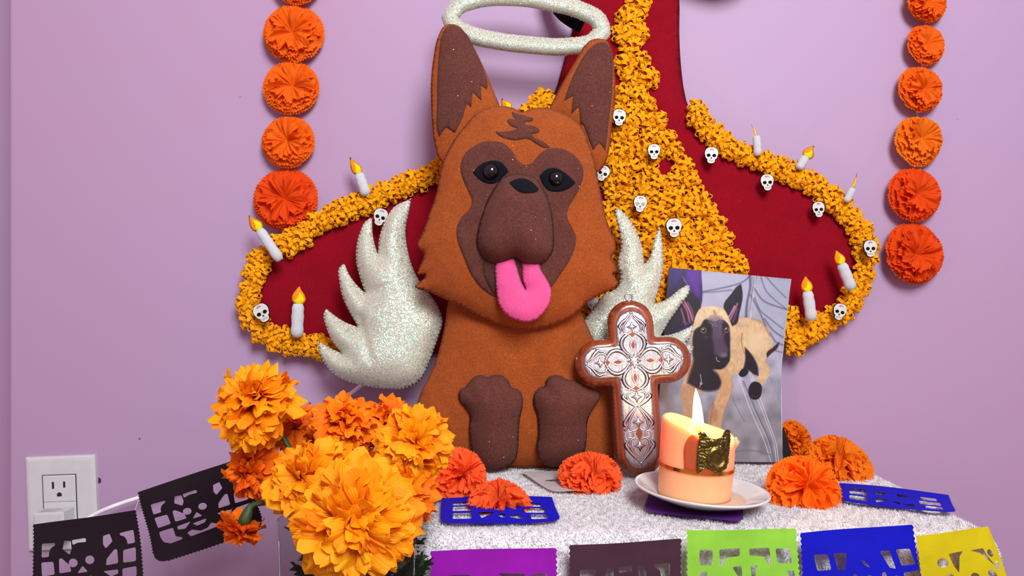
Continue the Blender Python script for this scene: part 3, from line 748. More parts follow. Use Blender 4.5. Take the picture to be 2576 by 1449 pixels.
def pompom_mesh(seed, n=25):
    r = random.Random(seed); mb = MB()
    for i in range(n):
        z = 1 - (i + 0.5) / n * 1.05; a = i * 2.39996 + r.uniform(-0.3, 0.3)
        z = max(-0.05, z + r.uniform(-0.06, 0.06)); q = math.sqrt(max(0, 1 - z * z))
        D = Vector((q * math.cos(a), q * math.sin(a), z * 0.85)); D.normalize()
        side = D.cross(Vector((r.uniform(-1, 1), r.uniform(-1, 1), r.uniform(-1, 1)))).normalized(); W = D.cross(side).normalized()
        L = r.uniform(0.0110, 0.0150) * (1.0 - 0.10 * z); br = r.uniform(0.0026, 0.0038); w = r.uniform(0.0017, 0.0022); th = 0.0004
        S = 11; ring = []
        for k in range(S):
            t = 2 * math.pi * k / S
            ring.append([D * (L * 0.52 + (L * 0.5 + tt) * -math.cos(t)) + side * ((br + tt) * math.sin(t)) + W * ww for tt, ww in ((-th, -w), (-th, w), (th, w), (th, -w))])
        v = []; f = []
        for m in range(4):
            n0 = len(v); m2 = (m + 1) % 4
            for k in range(S): v += [ring[k][m], ring[k][m2]]
            for k in range(S):
                j = (k + 1) % S; f.append((n0 + 2 * k, n0 + 2 * k + 1, n0 + 2 * j + 1, n0 + 2 * j))
        mb.add(v, f)
    me = mb.mesh('felt_marigold'); me.materials.append(MT['gold']); return me
POM = [pompom_mesh(s) for s in range(6)]
def pom(px, py, s=1.0, d=0.8335):
    z = d; R = Matrix.Rotation(math.pi / 2, 4, 'X') @ Matrix.Rotation(random.uniform(0, 6.28), 4, 'Z') @ Matrix.Rotation(random.uniform(-0.3, 0.3), 4, 'X')
    put('felt_marigold', random.choice(POM), Matrix.Translation(P(px, py, z)) @ R @ Matrix.Scale(s, 4), DRESS)
# central panel of loop marigolds
tri_poly = np.array([(1583, -60), (1612, -60), (1618, 60), (1628, 140), (1640, 220), (1676, 290), (1700, 345), (1728, 400), (1748, 455), (1786, 525), (1828, 595), (1865, 650), (1885, 690), (1700, 700), (1660, 790), (1470, 860), (1455, 760), (1500, 600), (1510, 440), (1548, 250), (1558, 130)], float)
py = -60
row = 0
while py < 870:
    px = 1440 + (row % 2) * 21
    while px < 1900:
        if inside(np.array([[px, py]], float), [tri_poly])[0] and not (1635 < px < 1690 and 408 < py < 438):
            pom(px + random.uniform(-5, 5), py + random.uniform(-5, 5), random.uniform(0.9, 1.08))
        px += 42
    py += 37; row += 1
for a in [(1596, 2), (1573, 45), (1590, 62), (1578, 92), (1596, 80), (1365, 252), (1380, 262)]: pom(*a)
def trim(pts, w, step):
    q = resample(spline(pts, closed=False), step, False); n = len(q)
    for i in range(n):
        t = q[min(i + 1, n - 1)] - q[max(0, i - 1)]; t /= np.linalg.norm(t); nn = np.array([-t[1], t[0]])
        for s in (-1, 1): pom(*(q[i] + nn * s * w * random.uniform(0.5, 1.0) + t * (s * step * 0.25)), random.uniform(0.82, 1.0), 0.833)
trim([(1752, 290), (1785, 335), (1828, 368), (1880, 393), (1935, 414), (1990, 440), (2040, 466), (2085, 497), (2128, 535), (2162, 580), (2176, 628), (2170, 685), (2150, 738), (2112, 786), (2052, 822), (2005, 838)], 11, 38)
trim([(1360, 262), (1290, 320), (1200, 380)], 8, 36)
trim([(1112, 428), (1060, 450), (1010, 470), (960, 488), (905, 513), (850, 540), (800, 562), (750, 597), (716, 615)], 11, 38)
trim([(660, 645), (640, 690), (630, 745), (638, 800), (675, 838), (740, 862), (810, 872), (880, 885)], 11, 38)
for a in [(1998, 868), (1975, 830), (1985, 795), (2030, 842)]: pom(*a, 1.0, 0.830)

# skull buttons sewn on the dress
sk_out = spline([(0, 20), (9, 18.5), (15, 12), (16.5, 4), (14.5, -3), (13.5, -7), (9.5, -10), (9, -16), (5, -19.5), (0, -20.5), (-5, -19.5), (-9, -16), (-9.5, -10), (-13.5, -7), (-14.5, -3), (-16.5, 4), (-15, 12), (-9, 18.5)])
SP = 0.82 / F
def plate_mesh(name, loop, z0, z1, step):
    lp = resample(np.array(loop), step); pv, tri = triangulate([lp], step * 1.6); n = len(pv)
    V = np.vstack([np.c_[pv, np.full(n, z1)], np.c_[pv, np.full(n, z0)]])
    F_ = [tuple(t) for t in tri] + [tuple(n + q for q in t[::-1]) for t in tri] + [(j, i, n + i, n + j) for i, j in boundary(tri)]
    return mesh(name, V, F_, False)
def ell(cx, cy, a, b, n=14, rot=0.0): return [(cx + a * math.cos(t) * math.cos(rot) - b * math.sin(t) * math.sin(rot), cy + a * math.cos(t) * math.sin(rot) + b * math.sin(t) * math.cos(rot)) for t in np.linspace(0, 2 * math.pi, n, endpoint=False)]
S_ = lambda L: np.array(L) * SP
skull_me = plate_mesh('skull_button', S_(sk_out), 0, 0.0016, 0.0012); skull_me.materials.append(MT['skull'])
rim_me = plate_mesh('rim', S_(np.array(sk_out) * 1.07), -0.0004, 0.0009, 0.0012); rim_me.materials.append(MT['skull_black'])
eye_mes = [plate_mesh('eye_socket', S_(ell(s * 7, -0.5, 4.8, 4.2)), 0.0012, 0.0019, 0.0006) for s in (-1, 1)]
nose_me = plate_mesh('nose_hole', S_([(0, -4), (2.6, -9.5), (0, -8.2), (-2.6, -9.5)]), 0.0012, 0.0019, 0.0006)
for m_ in eye_mes + [nose_me]: m_.materials.append(MT['skull_black'])
eyeg = [m_.copy() for m_ in eye_mes]
for m_ in eyeg: m_.materials.clear(); m_.materials.append(MT['skull_grey'])
mb = MB()
for yy in (-12.5, -15): mb.box((0, yy * SP, 0.00165), (14 * SP, 0.5 * SP, 0.0003))
for xx in range(-6, 7, 2): mb.box((xx * SP, -13.7 * SP, 0.00165), (0.45 * SP, 5 * SP, 0.0003))
teeth_me = mb.mesh('teeth', False); teeth_me.materials.append(MT['skull_grey'])
mb = MB()
for k in range(5):
    a = math.radians(30 + 30 * k); c = (0 + 4.6 * math.cos(a), 11.5 + 4.2 * math.sin(a))
    lp = ell(c[0], c[1], 2.0, 0.8, 10, a); n = len(lp)
    mb.add([(x * SP, y * SP, 0.0019) for x, y in lp], [tuple(range(n))])
flower_me = mb.mesh('forehead_petals', False); flower_me.materials.append(MT['skull_pink'])
skulls = [(1557, 296, -4, 1, 0), (1645, 382, 0, 0.92, 0), (1516, 436, -22, 0.95, 0), (1610, 513, -6, 1, 1), (1695, 573, 2, 1.15, 0), (1789, 391, -4, 1, 0), (1929, 459, 4, 1, 0), (2058, 527, 4, 0.95, 0), (2188, 625, 2, 1.02, 0), (2111, 784, -14, 1, 0), (957, 546, -18, 1.05, 0), (660, 787, 28, 1.15, 0), (1492, 766, 10, 0.9, 1)]
for (px, py, rot, s, g) in skulls:
    d = 0.8135 if not (1700 < px < 2080 and py < 540) else 0.822
    if px < 1000: d = 0.814
    M = Matrix.Translation(P(px, py, d)) @ Matrix.Rotation(math.pi / 2, 4, 'X') @ Matrix.Rotation(math.radians(rot), 4, 'Z') @ Matrix.Rotation(random.uniform(-0.12, 0.12), 4, 'Y') @ Matrix.Scale(s, 4)
    so = put('skull_button', skull_me, M, DRESS)
    for nm, m_ in (('rim', rim_me), ('eye_socket', (eyeg if g else eye_mes)[0]), ('eye_socket', (eyeg if g else eye_mes)[1]), ('nose_hole', nose_me), ('teeth', teeth_me), ('forehead_petals', flower_me)):
        put(nm, m_, M, so)

# felt candles on the dress
def felt_candle(base, top, tip, w, fw, d, yaw=0.0):
    c = ((base[0] + top[0]) / 2, (base[1] + top[1]) / 2); k = d / F
    ax = np.array([top[0] - base[0], -(top[1] - base[1])]) * k; L = np.linalg.norm(ax); ang = math.atan2(ax[0], ax[1])
    M = Matrix.Translation(P(base[0], base[1], d)) @ Matrix.Rotation(math.pi / 2, 4, 'X') @ Matrix.Rotation(-ang, 4, 'Z')
    r = w * k / 2; mb = MB()
    pts = [(0, L * t, 0) for t in np.linspace(0, 1, 9)]; rr = [r * 0.72] + [r * (1 + 0.06 * math.sin(i * 2.1)) for i in range(7)] + [r * 0.75]
    mb.tube(pts, rr, 12, False, 0.9, up=(0, 0, 1))
    o = put('felt_candle', mb.mesh('felt_candle'), M, DRESS, MT['white_felt'])
    fx = np.array([tip[0] - top[0], -(tip[1] - top[1])]) * k; FL = np.linalg.norm(fx); fa = math.atan2(fx[0], fx[1])
    M2 = Matrix.Translation(P(top[0], top[1], d)) @ Matrix.Rotation(math.pi / 2, 4, 'X') @ Matrix.Rotation(-fa, 4, 'Z') @ Matrix.Rotation(yaw, 4, 'Y')
    q = fw * k / 2
    me, bv, _ = pillow('flame', spline([(-0.35 * q, -0.05 * FL), (0.45 * q, -0.05 * FL), (q, 0.2 * FL), (0.75 * q, 0.5 * FL), (0.1 * q, 0.8 * FL), (0, FL), (-0.45 * q, 0.75 * FL), (-0.95 * q, 0.42 * FL), (-0.95 * q, 0.15 * FL)]), 0.002, 0.002, 0.004, 0.0018)
    f1 = put('flame', me, M2, o, MT['flame_o'])
    me, bv2, _ = applique('flame_heart', spline([(-0.3 * q, 0), (0.4 * q, 0), (0.8 * q, 0.2 * FL), (0.5 * q, 0.45 * FL), (0.05 * q, 0.62 * FL), (-0.1 * q, 0.35 * FL), (-0.65 * q, 0.12 * FL)]), bv, 0.0008, 0.0018)
    put('flame_heart', me, M2, o, MT['flame_y'])
for a in [((922, 492), (903, 437), (880, 393), 26, 26, 0.822), ((705, 655), (653, 578), (625, 540), 26, 30, 0.812), ((747, 848), (750, 764), (755, 716), 31, 36, 0.816), ((1906, 392), (1903, 342), (1889, 310), 20, 14, 0.82, 0.9),
          ((2008, 425), (2027, 395), (2050, 366), 22, 30, 0.82), ((2128, 508), (2145, 474), (2158, 431), 18, 14, 0.82, 0.8), ((2143, 728), (2117, 664), (2104, 625), 28, 28, 0.81), ((2042, 806), (2031, 733), (2028, 690), 28, 30, 0.808), ((1292, 310), (1280, 275), (1262, 246), 22, 26, 0.82)]:
    felt_candle(*a)

# ------------------------------------------------------------------ crepe paper flowers
from mathutils import noise as mnoise
def crepe_layers(seed, nl=7, open_=1.0, crumple=1.0, nth=120, nr=12, fine=0.34, fr=3.2):
    """gathered discs of pinked paper; folds are irregular, inner discs stand up around an off-centre heart"""
    r = random.Random(seed); out = []; ox = r.uniform(-0.14, 0.14); oy = r.uniform(-0.14, 0.14)
    for k in range(nl):
        f = k / (nl - 1); tau = math.radians(5 + 58 * f ** 1.1 * open_); R = 1.0 - 0.16 * f; q = r.uniform(0, 50)
        v = [(ox * f, oy * f, 0.03 * k)]; fc = []
        for i in range(1, nr + 1):
            s = i / nr
            for j in range(nth):
                th = 2 * math.pi * j / nth; c, d = math.cos(th), math.sin(th)
                n1 = mnoise.noise(Vector((c * 1.1, d * 1.1, q))); n2 = mnoise.noise(Vector((c * fr, d * fr, q + 9 + s * 0.7))); n3 = mnoise.noise(Vector((c * 7.5, d * 7.5, q + 20 + s * 1.2)))
                ridge = 1 - 2 * abs(n2)
                t = tau + crumple * ((0.55 * n1 + 0.50 * (ridge - 0.5)) * (0.35 + 0.9 * f) + fine * n3 * (0.4 + 0.6 * f)) * (0.35 + 0.65 * s)
                t -= (0.25 + 0.2 * n1) * s * s * (0.2 + f)
                rr = R * s * (1 + 0.10 * n1 * f)
                if i == nr: rr += 0.026 * (1 if j % 2 else -1)
                th2 = th + crumple * 0.22 * n2 * s * (0.25 + f)
                rad = rr * max(0.08, math.cos(t)); z = max(0.03 * k + rr * math.sin(t) * 0.66, 0.002 + 0.006 * k)
                v.append((ox * f + rad * math.cos(th2), oy * f + rad * math.sin(th2), z))
        for j in range(nth): fc.append((0, 1 + j, 1 + (j + 1) % nth))
        for i in range(nr - 1):
            for j in range(nth):
                a = 1 + i * nth + j; b = 1 + i * nth + (j + 1) % nth; fc.append((a, a + nth, b + nth, b))
        out.append(mesh('paper_layer', v, fc))
    return out
CREPE = {}
def crepe(key, mat, seed, **kw):
    if (key, seed) not in CREPE:
        L = crepe_layers(seed, **kw)
        for m_ in L: m_.materials.append(mat)
        CREPE[(key, seed)] = L
    return CREPE[(key, seed)]
def face_mat(loc, normal, scale, spin):
    z = Vector(normal).normalized()
    q = z.to_track_quat('Z', 'Y').to_matrix().to_4x4()
    return Matrix.Translation(Vector(loc)) @ q @ Matrix.Rotation(spin, 4, 'Z') @ Matrix.Scale(scale, 4)
def garland(label, flowers, seed0):
    top = P(flowers[0][0], -140, 0.84)
    g = thing('paper_flower_garland', P(flowers[-1][0], flowers[-1][1] + flowers[-1][2], 0.845), label, 'garland')
    mb = MB(); mb.tube([top] + [P(f_[0], f_[1], 0.846) for f_ in flowers], 0.0006, 6); put('string', mb.mesh('string'), None, g, MT['thread'])
    for i, (px, py, r, key, yaw) in enumerate(flowers):
        d = 0.842; R = r * d / F
        L = crepe(key, MT[key], seed0 + i % 3, nl=6, open_=0.78, crumple=1.0, fine=0.20, fr=2.4)
        M = face_mat(P(px, py, d), (yaw, -1, 0.12), R, random.uniform(0, 6.28))
        fo = put('paper_flower', L[0], M, g)
        for m_ in L[1:]: put('paper_layer', m_, M, fo)
garland('orange crepe paper flower garland hanging on the left of the dog', [(748, -45, 62, 'pap_o', 0), (740, 86, 76, 'pap_o', 0.05), (733, 222, 70, 'pap_o', 0.05), (726, 358, 67, 'pap_o', 0.0), (720, 502, 80, 'pap_r', 0.05)], 11)
garland('orange crepe paper flower garland hanging on the far right of the wall', [(2328, 4, 58, 'pap_o', 0.25), (2326, 115, 53, 'pap_o', 0.25), (2311, 226, 60, 'pap_o', 0.2), (2304, 358, 64, 'pap_o2', 0.25), (2297, 491, 70, 'pap_r', 0.15), (2296, 637, 79, 'pap_r', 0.2)], 15)

def table_flower(px, py, r, d, key, normal, seed, label, squash=1.0):
    R = r * d / F; c = P(px, py, d)
    t = thing('paper_flower', (c.x, c.y, ZT), label, 'paper flower')
    L = crepe(key + 't', MT[key], seed, nl=7, open_=1.05, crumple=1.3, fine=0.16, fr=2.2)
    M = face_mat(c, normal, R, random.uniform(0, 6.28))
    for m_ in L: put('paper_layer', m_, M, t)
    return t
table_flower(1150, 1200, 78, 0.690, 'pap_t', (0.45, -0.75, 0.5), 21, 'coral tissue paper flower behind the marigold bouquet, partly hidden')
table_flower(1258, 1285, 88, 0.648, 'pap_t', (0.05, -0.35, 1), 22, 'coral tissue paper flower lying on the blue cut paper in front of the dog')
table_flower(1484, 1200, 82, 0.716, 'pap_t', (0.0, -0.50, 1), 23, 'coral tissue paper flower at the foot of the wooden cross')
table_flower(2020, 1235, 92, 0.668, 'pap_t2', (-0.05, -0.75, 0.6), 24, 'bright orange paper flower nearest the candle plate, in front of two others')
table_flower(2112, 1166, 82, 0.765, 'pap_o2', (0.1, -0.55, 0.85), 25, 'amber paper flower at the back right corner of the towel')
table_flower(2000, 1105, 50, 0.832, 'pap_o2', (0.5, -0.7, 0.4), 26, 'amber paper flower half hidden behind the dog photograph')

# ------------------------------------------------------------------ wooden cross with silver plate
Pb, Pt = P(1609, 1196, 0.7475), P(1579, 757, 0.7665)
Vx = (Pt - Pb).normalized(); Oc = Pb + (Pt - Pb) * (285.0 / 440.0)
plC = Plane(Oc, (Vector((1, 0, 0)) - Vx * Vx.x), Vx); KC = (Pt - Pb).length / 440.0
CROSS = thing('standing_cross', on_table(1609, 1196), 'brown wooden cross with embossed silver plate leaning on the dog', 'cross')
def cross_loop(h, ta, ra, ba, fil):
    pts = []
    def arc(cx, cy, r, a0, a1, n=14):
        for a in np.linspace(a0, a1, n): pts.append((cx + r * math.cos(math.radians(a)), cy + r * math.sin(math.radians(a))))
    arc(0, ta - h, h, 0, 180)
    arc(-h - fil, h + fil, fil, 0, -90, 5)
    arc(-(ra - h), 0, h, 90, 270)
    arc(-h - fil, -h - fil, fil, 90, 0, 5)
    arc(0, -(ba - h), h, 180, 360)
    arc(h + fil, -h - fil, fil, 180, 90, 5)
    arc(ra - h, 0, h, -90, 90)
    arc(h + fil, h + fil, fil, 270, 180, 5)
    return np.array(pts) * KC
wl_ = cross_loop(58, 155, 146, 285, 5)
def wprof(x):   # x = distance / 20 px
    return np.where(x < 0.28, 0.55 + 0.25 * dome(x / 0.28), np.where(x < 0.40, 0.80 - 0.10 * np.sin((x - 0.28) / 0.12 * math.pi), 0.80 + 0.20 * dome((x - 0.40) / 0.35)))
lp = resample(wl_, 0.0022); pv, tri = triangulate([lp], 0.0022); dd = bdist(pv, [lp])
hz = 0.014 * wprof(dd / (20 * KC)); n = len(pv)
V = np.vstack([np.c_[pv, hz], np.c_[pv, np.zeros(n)]])
Fw = [tuple(q) for q in tri] + [tuple(n + i for i in q[::-1]) for q in tri] + [(j, i, n + i, n + j) for i, j in boundary(tri)]
put('wooden_body', mesh('wooden_body', V, Fw), plC.M, CROSS, MT['wood'])
sl = cross_loop(40.5, 127, 127, 264, 3)
lp = resample(sl, 0.002); pv, tri = triangulate([lp], 0.0022); dd = bdist(pv, [lp]); n = len(pv)
zz = 0.0141 + 0.0009 * dome(dd / (5 * KC))
V = np.vstack([np.c_[pv, zz], np.c_[pv, np.full(n, 0.0135)]])
Fw = [tuple(q) for q in tri] + [tuple(n + i for i in q[::-1]) for q in tri] + [(j, i, n + i, n + j) for i, j in boundary(tri)]
SIL = put('silver_plate', mesh('silver_plate', V, Fw), plC.M, CROSS, MT['silver'])
ZP = 0.0150
relief = MB(); groove = MB(); inlay = MB()
def rstroke(pts, w, taper=True, closed=False):
    q = resample(spline([(a, b) for a, b in pts], closed=closed), 3.0, closed); m = len(q)
    rr = [w * KC * (0.45 + 0.55 * math.sin(math.pi * min(1, (i + 0.5) / m)) if taper and not closed else 1.0) for i in range(m)]
    relief.tube([(x * KC, y * KC, ZP) for x, y in q], rr, 8, closed, 0.55, up=(0, 0, 1))
    groove.tube([(x * KC, y * KC, ZP - 0.0002) for x, y in q], [r_ * 1.75 + 0.00022 for r_ in rr], 6, closed, 0.2, up=(0, 0, 1))
def star(cx, cy, r, rot, k=4, q=0.45):
    n = 2 * k; v = [(cx * KC, cy * KC, ZP + 0.0014)]
    for i in range(n):
        a = rot + math.pi * i / k; rr = r if i % 2 == 0 else r * q
        v.append(((cx + rr * math.cos(a)) * KC, (cy + rr * math.sin(a)) * KC, ZP - 0.0001))
    relief.add(v, [(0, 1 + i, 1 + (i + 1) % n) for i in range(n)])
    w = [(cx * KC, cy * KC, ZP + 0.0001)] + [((cx + (x / KC - cx) * 1.16) * KC, (cy + (y / KC - cy) * 1.16) * KC, ZP + 0.0001) for x, y, _ in v[1:]]
    groove.add(w, [(0, 1 + i, 1 + (i + 1) % n) for i in range(n)])
def shape(pts, z=0.0002):
    n = len(pts); inlay.add([(x * KC, y * KC, ZP + z) for x, y in pts], [tuple(range(n))])
def rot4(pts, a): c, s = math.cos(a), math.sin(a); return [(x * c - y * s, x * s + y * c) for x, y in pts]
def motif(a, leaf=True):       # one arm, pointing +y before turning
    T = lambda pts: rot4(pts, a)
    for s in (1, -1):
        rstroke(T([(s * 7, 14), (s * 20, 24), (s * 29, 40), (s * 26, 56), (s * 12, 68), (0, 74)]), 3.6)
        rstroke(T([(0, 26), (s * 7, 34), (s * 7.5, 44), (s * 2, 54), (-s * 6, 60)]), 1.5)
        rstroke(T([(s * 8, 66), (s * 22, 70), (s * 30, 66)]), 1.8)
    shape(T([(0, 30), (4, 36), (4.5, 42), (0, 52), (-4.5, 42), (-4, 36)]))
    shape(T([(0, 60), (7, 67), (0, 77), (-7, 67)]))
    if leaf:
        for s in (1, -1):
            rstroke(T([(s * 3, 74), (s * 12, 68), (s * 21, 74), (s * 22, 86), (s * 14, 99), (s * 4, 110), (0, 118)]), 2.2)
            rstroke(T([(s * 31, 70), (s * 28, 80), (s * 32, 88), (s * 25, 97), (s * 13, 106), (s * 3, 119)]), 3.0)
        T2 = T([(0, 86)])[0]; star(T2[0], T2[1], 12, a + math.pi / 2)
        e = T([(0, 121)])[0]; star(e[0], e[1], 5, a, 4, 0.6)
for a in (0, math.pi / 2, -math.pi / 2): motif(a)
motif(math.pi, False)
star(0, 0, 17, math.pi / 2, 8, 0.5); star(0, 0, 7, 0.2, 8, 0.85)
def heart(y0, y1, up=False):   # leaf heart between y0 (lobes) and y1 (point) on the stem
    L = y1 - y0; g = lambda t: y0 + L * t
    for s in (1, -1):
        rstroke([(s * 3, g(0.10)), (s * 12, g(0.0)), (s * 22, g(0.10)), (s * 23, g(0.35)), (s * 13, g(0.7)), (0, g(1.0))], 2.3)
        rstroke([(s * 34, g(0.02)), (s * 29, g(0.16)), (s * 35, g(0.3)), (s * 29, g(0.48)), (s * 15, g(0.78)), (s * 1, g(1.05))], 3.2)
    star(0, g(0.35), 13, math.pi / 2)
heart(-76, -112); heart(-172, -112)
heart(-188, -246); star(0, -250, 5, 0)
shape([(0, -160), (9, -178), (0, -196), (-9, -178)])
for s in (1, -1): rstroke(ell(s * 22, -180, 8, 8, 12), 1.5, False, True)
put('embossed_groove', groove.mesh('embossed_groove'), plC.M, SIL, MT['groove'])
put('embossed_ornament', relief.mesh('embossed_ornament'), plC.M, SIL, MT['silver2'])
put('inlay', inlay.mesh('inlay', False), plC.M, SIL, MT['copper'])
mb = MB(); mb.tube([(9 * KC * math.cos(a), (163 + 9 * math.sin(a)) * KC, 0.008) for a in np.linspace(0, 2 * math.pi, 20, endpoint=False)], 2.2 * KC, 8, True, up=(0, 0, 1))
put('hanging_ring', mb.mesh('hanging_ring'), plC.M, CROSS, MT['steel'])

# ------------------------------------------------------------------ photograph print of a puppy
def paint(X, Y):
    """colours of the print in print units (1059 wide x 1449 high)"""
    H = X.shape[0]; C = np.zeros((H, 3))
    pr = np.random.default_rng(3)
    def vn(sx, sy, seed):
        g = np.random.default_rng(seed).random((64, 64)); x = X / sx; y = Y / sy
        xi = np.floor(x).astype(int); yi = np.floor(y).astype(int); fx = x - xi; fy = y - yi
        fx = fx * fx * (3 - 2 * fx); fy = fy * fy * (3 - 2 * fy); xi %= 63; yi %= 63
        return (g[yi, xi] * (1 - fx) + g[yi, xi + 1] * fx) * (1 - fy) + (g[yi + 1, xi] * (1 - fx) + g[yi + 1, xi + 1] * fx) * fy
    def over(a, rgb):
        nonlocal C
        c = np.array(rgb, float)
        if c.ndim == 1: c = c[None, :]
        C = C * (1 - a[:, None]) + c * a[:, None]
    P2 = np.c_[X, Y]
    def pa(pts, soft=6, smooth=True):
        lp = spline(pts, ang=75, sub=5) if smooth else np.array(pts, float)
        d = bdist(P2, [lp]); ins = inside(P2, [lp]); sdv = np.where(ins, d, -d)
        return np.clip(sdv / soft + 0.5, 0, 1)
    def fill(pts, rgb, soft=6, k=1.0, tex=None):
        a = pa(pts, soft) * k; c = np.array(rgb, float)[None, :] * (1 if tex is None else tex[:, None]); over(a, c)
    def stroke(pts, rgb, w=4, k=1.0, soft=4):
        q = spline(pts, closed=False, sub=6); d = np.full(H, 1e9)
        for a, b in zip(q[:-1], q[1:]):
            e = b - a; t = np.clip(((P2 - a) @ e) / (e @ e + 1e-9), 0, 1); d = np.minimum(d, np.hypot(X - a[0] - t * e[0], Y - a[1] - t * e[1]))
        over(np.clip((w / 2 - d) / soft + 0.5, 0, 1) * k, rgb)
    def ellp(cx, cy, a, b, rgb, soft=0.3, k=1.0):
        r = np.hypot((X - cx) / a, (Y - cy) / b); over(np.clip((1 - r) / soft + 0.0, 0, 1) * k, rgb)
    n1 = vn(60, 60, 1); n2 = vn(14, 14, 2); n3 = vn(6, 22, 4); fur = 0.90 + 0.10 * vn(26, 30, 2) + 0.12 * vn(5, 16, 5)
    base = np.array((158, 158, 174))[None, :] * (0.86 + 0.2 * n1 + 0.08 * n3)[:, None]; C = base.copy()
    over(np.clip((Y - 820) / 300, 0, 1) * 0.75, np.array((132, 126, 130))[None, :] * (0.85 + 0.25 * n1)[:, None])
    fill([(340, 60), (680, 80), (690, 200), (640, 400), (500, 330), (345, 330)], (176, 178, 198), 40, 0.8)
    fill([(720, 90), (975, 120), (940, 400), (900, 600), (780, 420), (720, 250)], (168, 172, 192), 40, 0.7)
    fill([(100, 20), (345, 40), (338, 330), (200, 520), (40, 560), (90, 300)], np.array((62, 30, 108)), 8, 1, 0.75 + 0.5 * n1)
    fill([(240, 60), (340, 60), (335, 240), (290, 200)], (104, 48, 150), 25, 0.8)
    stroke([(120, 240), (190, 150), (230, 60)], (30, 16, 60), 26, 0.6, 20)
    stroke([(215, 100), (260, 180), (320, 290)], (150, 110, 140), 5, 0.9)
    for pts, w in (([(345, 210), (450, 190), (560, 165), (650, 130), (690, 90)], 7), ([(345, 215), (480, 205), (560, 195)], 5), ([(685, 90), (690, 160), (665, 300), (660, 390)], 12), ([(735, 90), (705, 200), (695, 330)], 4), ([(690, 230), (740, 320), (800, 450)], 7),
                   ([(715, 180), (780, 270), (870, 310), (950, 335)], 7), ([(760, 90), (800, 200), (880, 280), (945, 330)], 5), ([(720, 250), (760, 340), (830, 400), (920, 470)], 5), ([(790, 400), (850, 480), (920, 530)], 7), ([(830, 500), (880, 570), (925, 585)], 7), ([(850, 620), (925, 640)], 6), ([(800, 100), (860, 170), (940, 250)], 5)):
        stroke(pts, (60, 62, 88), w * 1.3, 0.62, 10)
    for pts in ([(728, 90), (700, 300), (690, 400)], [(600, 780), (640, 900), (700, 1060), (790, 1260), (835, 1400)], [(612, 780), (660, 900), (725, 1060), (815, 1260), (850, 1400)], [(680, 770), (730, 930), (800, 1110), (860, 1290), (872, 1400)], [(692, 770), (750, 930), (815, 1110), (875, 1290), (888, 1400)]):
        stroke(pts, (214, 214, 222), 4, 0.85, 3)
    stroke([(640, 840), (730, 1050), (830, 1280), (855, 1410)], (88, 96, 120), 14, 0.6, 10)
    stroke([(560, 950), (610, 1050), (650, 1120)], (96, 92, 98), 5, 0.6)
    stroke([(560, 1330), (700, 1320), (830, 1350)], (92, 88, 94), 8, 0.5, 8)
    stroke([(215, 860), (215, 1000)], (100, 96, 112), 5, 0.5)
    tan = np.array((198, 170, 134)); tan2 = np.array((216, 194, 158))
    fill([(545, 430), (610, 395), (700, 398), (765, 420), (812, 480), (842, 560), (846, 620), (808, 660), (800, 690), (832, 770), (800, 835), (765, 875), (728, 850), (756, 775), (735, 705), (690, 640), (655, 690), (640, 740), (555, 800), (520, 780), (540, 600)], tan, 8, 1, fur)
    ellp(735, 560, 105, 115, tan2, 0.6, 0.75); stroke([(632, 500), (630, 570), (650, 650)], (120, 86, 60), 5, 0.7)
    stroke([(700, 400), (770, 425), (830, 520)], (150, 112, 80), 12, 0.5, 14)
    fill([(652, 600), (690, 640), (742, 740), (748, 800), (715, 790), (680, 762), (640, 760), (655, 690)], (34, 26, 36), 12)
    fill([(606, 790), (640, 750), (682, 768), (660, 800), (625, 808)], (22, 20, 26), 6)
    fill([(680, 885), (715, 842), (765, 862), (772, 905), (742, 965), (700, 962), (678, 920)], (30, 26, 32), 7)
    for q in ((705, 940), (725, 950), (742, 940)): ellp(q[0], q[1], 8, 8, (90, 90, 100), 0.6, 0.6)
    fill([(805, 645), (850, 602), (898, 560), (884, 604), (842, 642), (810, 674)], (66, 40, 34), 5)
    # chest, neck and front legs
    fill([(300, 440), (270, 540), (285, 640), (262, 740), (230, 820), (208, 880), (214, 1000), (240, 1090), (290, 1110), (320, 960), (350, 900), (440, 905), (470, 915), (440, 985), (408, 1040), (398, 1140), (480, 1170), (502, 1060), (540, 960), (562, 860), (545, 790), (520, 730)], np.array((192, 158, 122)), 8, 1, fur)
    stroke([(480, 1150), (505, 1050), (545, 950), (563, 850)], (120, 96, 90), 8, 0.5, 8)
    fill([(300, 640), (285, 720), (262, 790), (246, 850), (300, 880), (350, 902), (420, 908), (468, 892), (486, 850), (470, 800), (430, 760), (500, 735), (420, 650)], (38, 28, 42), 22)
    fill([(470, 785), (545, 790), (562, 860), (540, 960), (502, 1060), (480, 1170), (398, 1140), (408, 1040), (440, 985), (476, 910), (494, 862)], np.array((190, 152, 116)), 18, 1, fur)
    fill([(232, 856), (300, 890), (330, 915), (318, 960), (290, 1110), (240, 1090), (214, 1000), (208, 890)], np.array((176, 138, 108)), 18, 0.9, fur)
    stroke([(430, 1000), (415, 1060), (410, 1130)], (120, 84, 76), 18, 0.5, 18)
    stroke([(262, 700), (275, 740), (262, 780)], (140, 92, 80), 16, 0.5, 16)
    stroke([(338, 790), (345, 840), (335, 880)], (200, 196, 204), 5, 0.8); ellp(345, 855, 14, 12, (190, 186, 196), 0.5, 0.7)
    ellp(440, 1080, 40, 60, (140, 96, 82), 0.8, 0.5)
    # ears
    fill([(212, 120), (262, 190), (342, 298), (326, 370), (292, 436), (222, 456), (80, 522), (64, 505), (130, 352), (190, 210)], (32, 18, 44), 6, 1, 0.8 + 0.4 * n1)
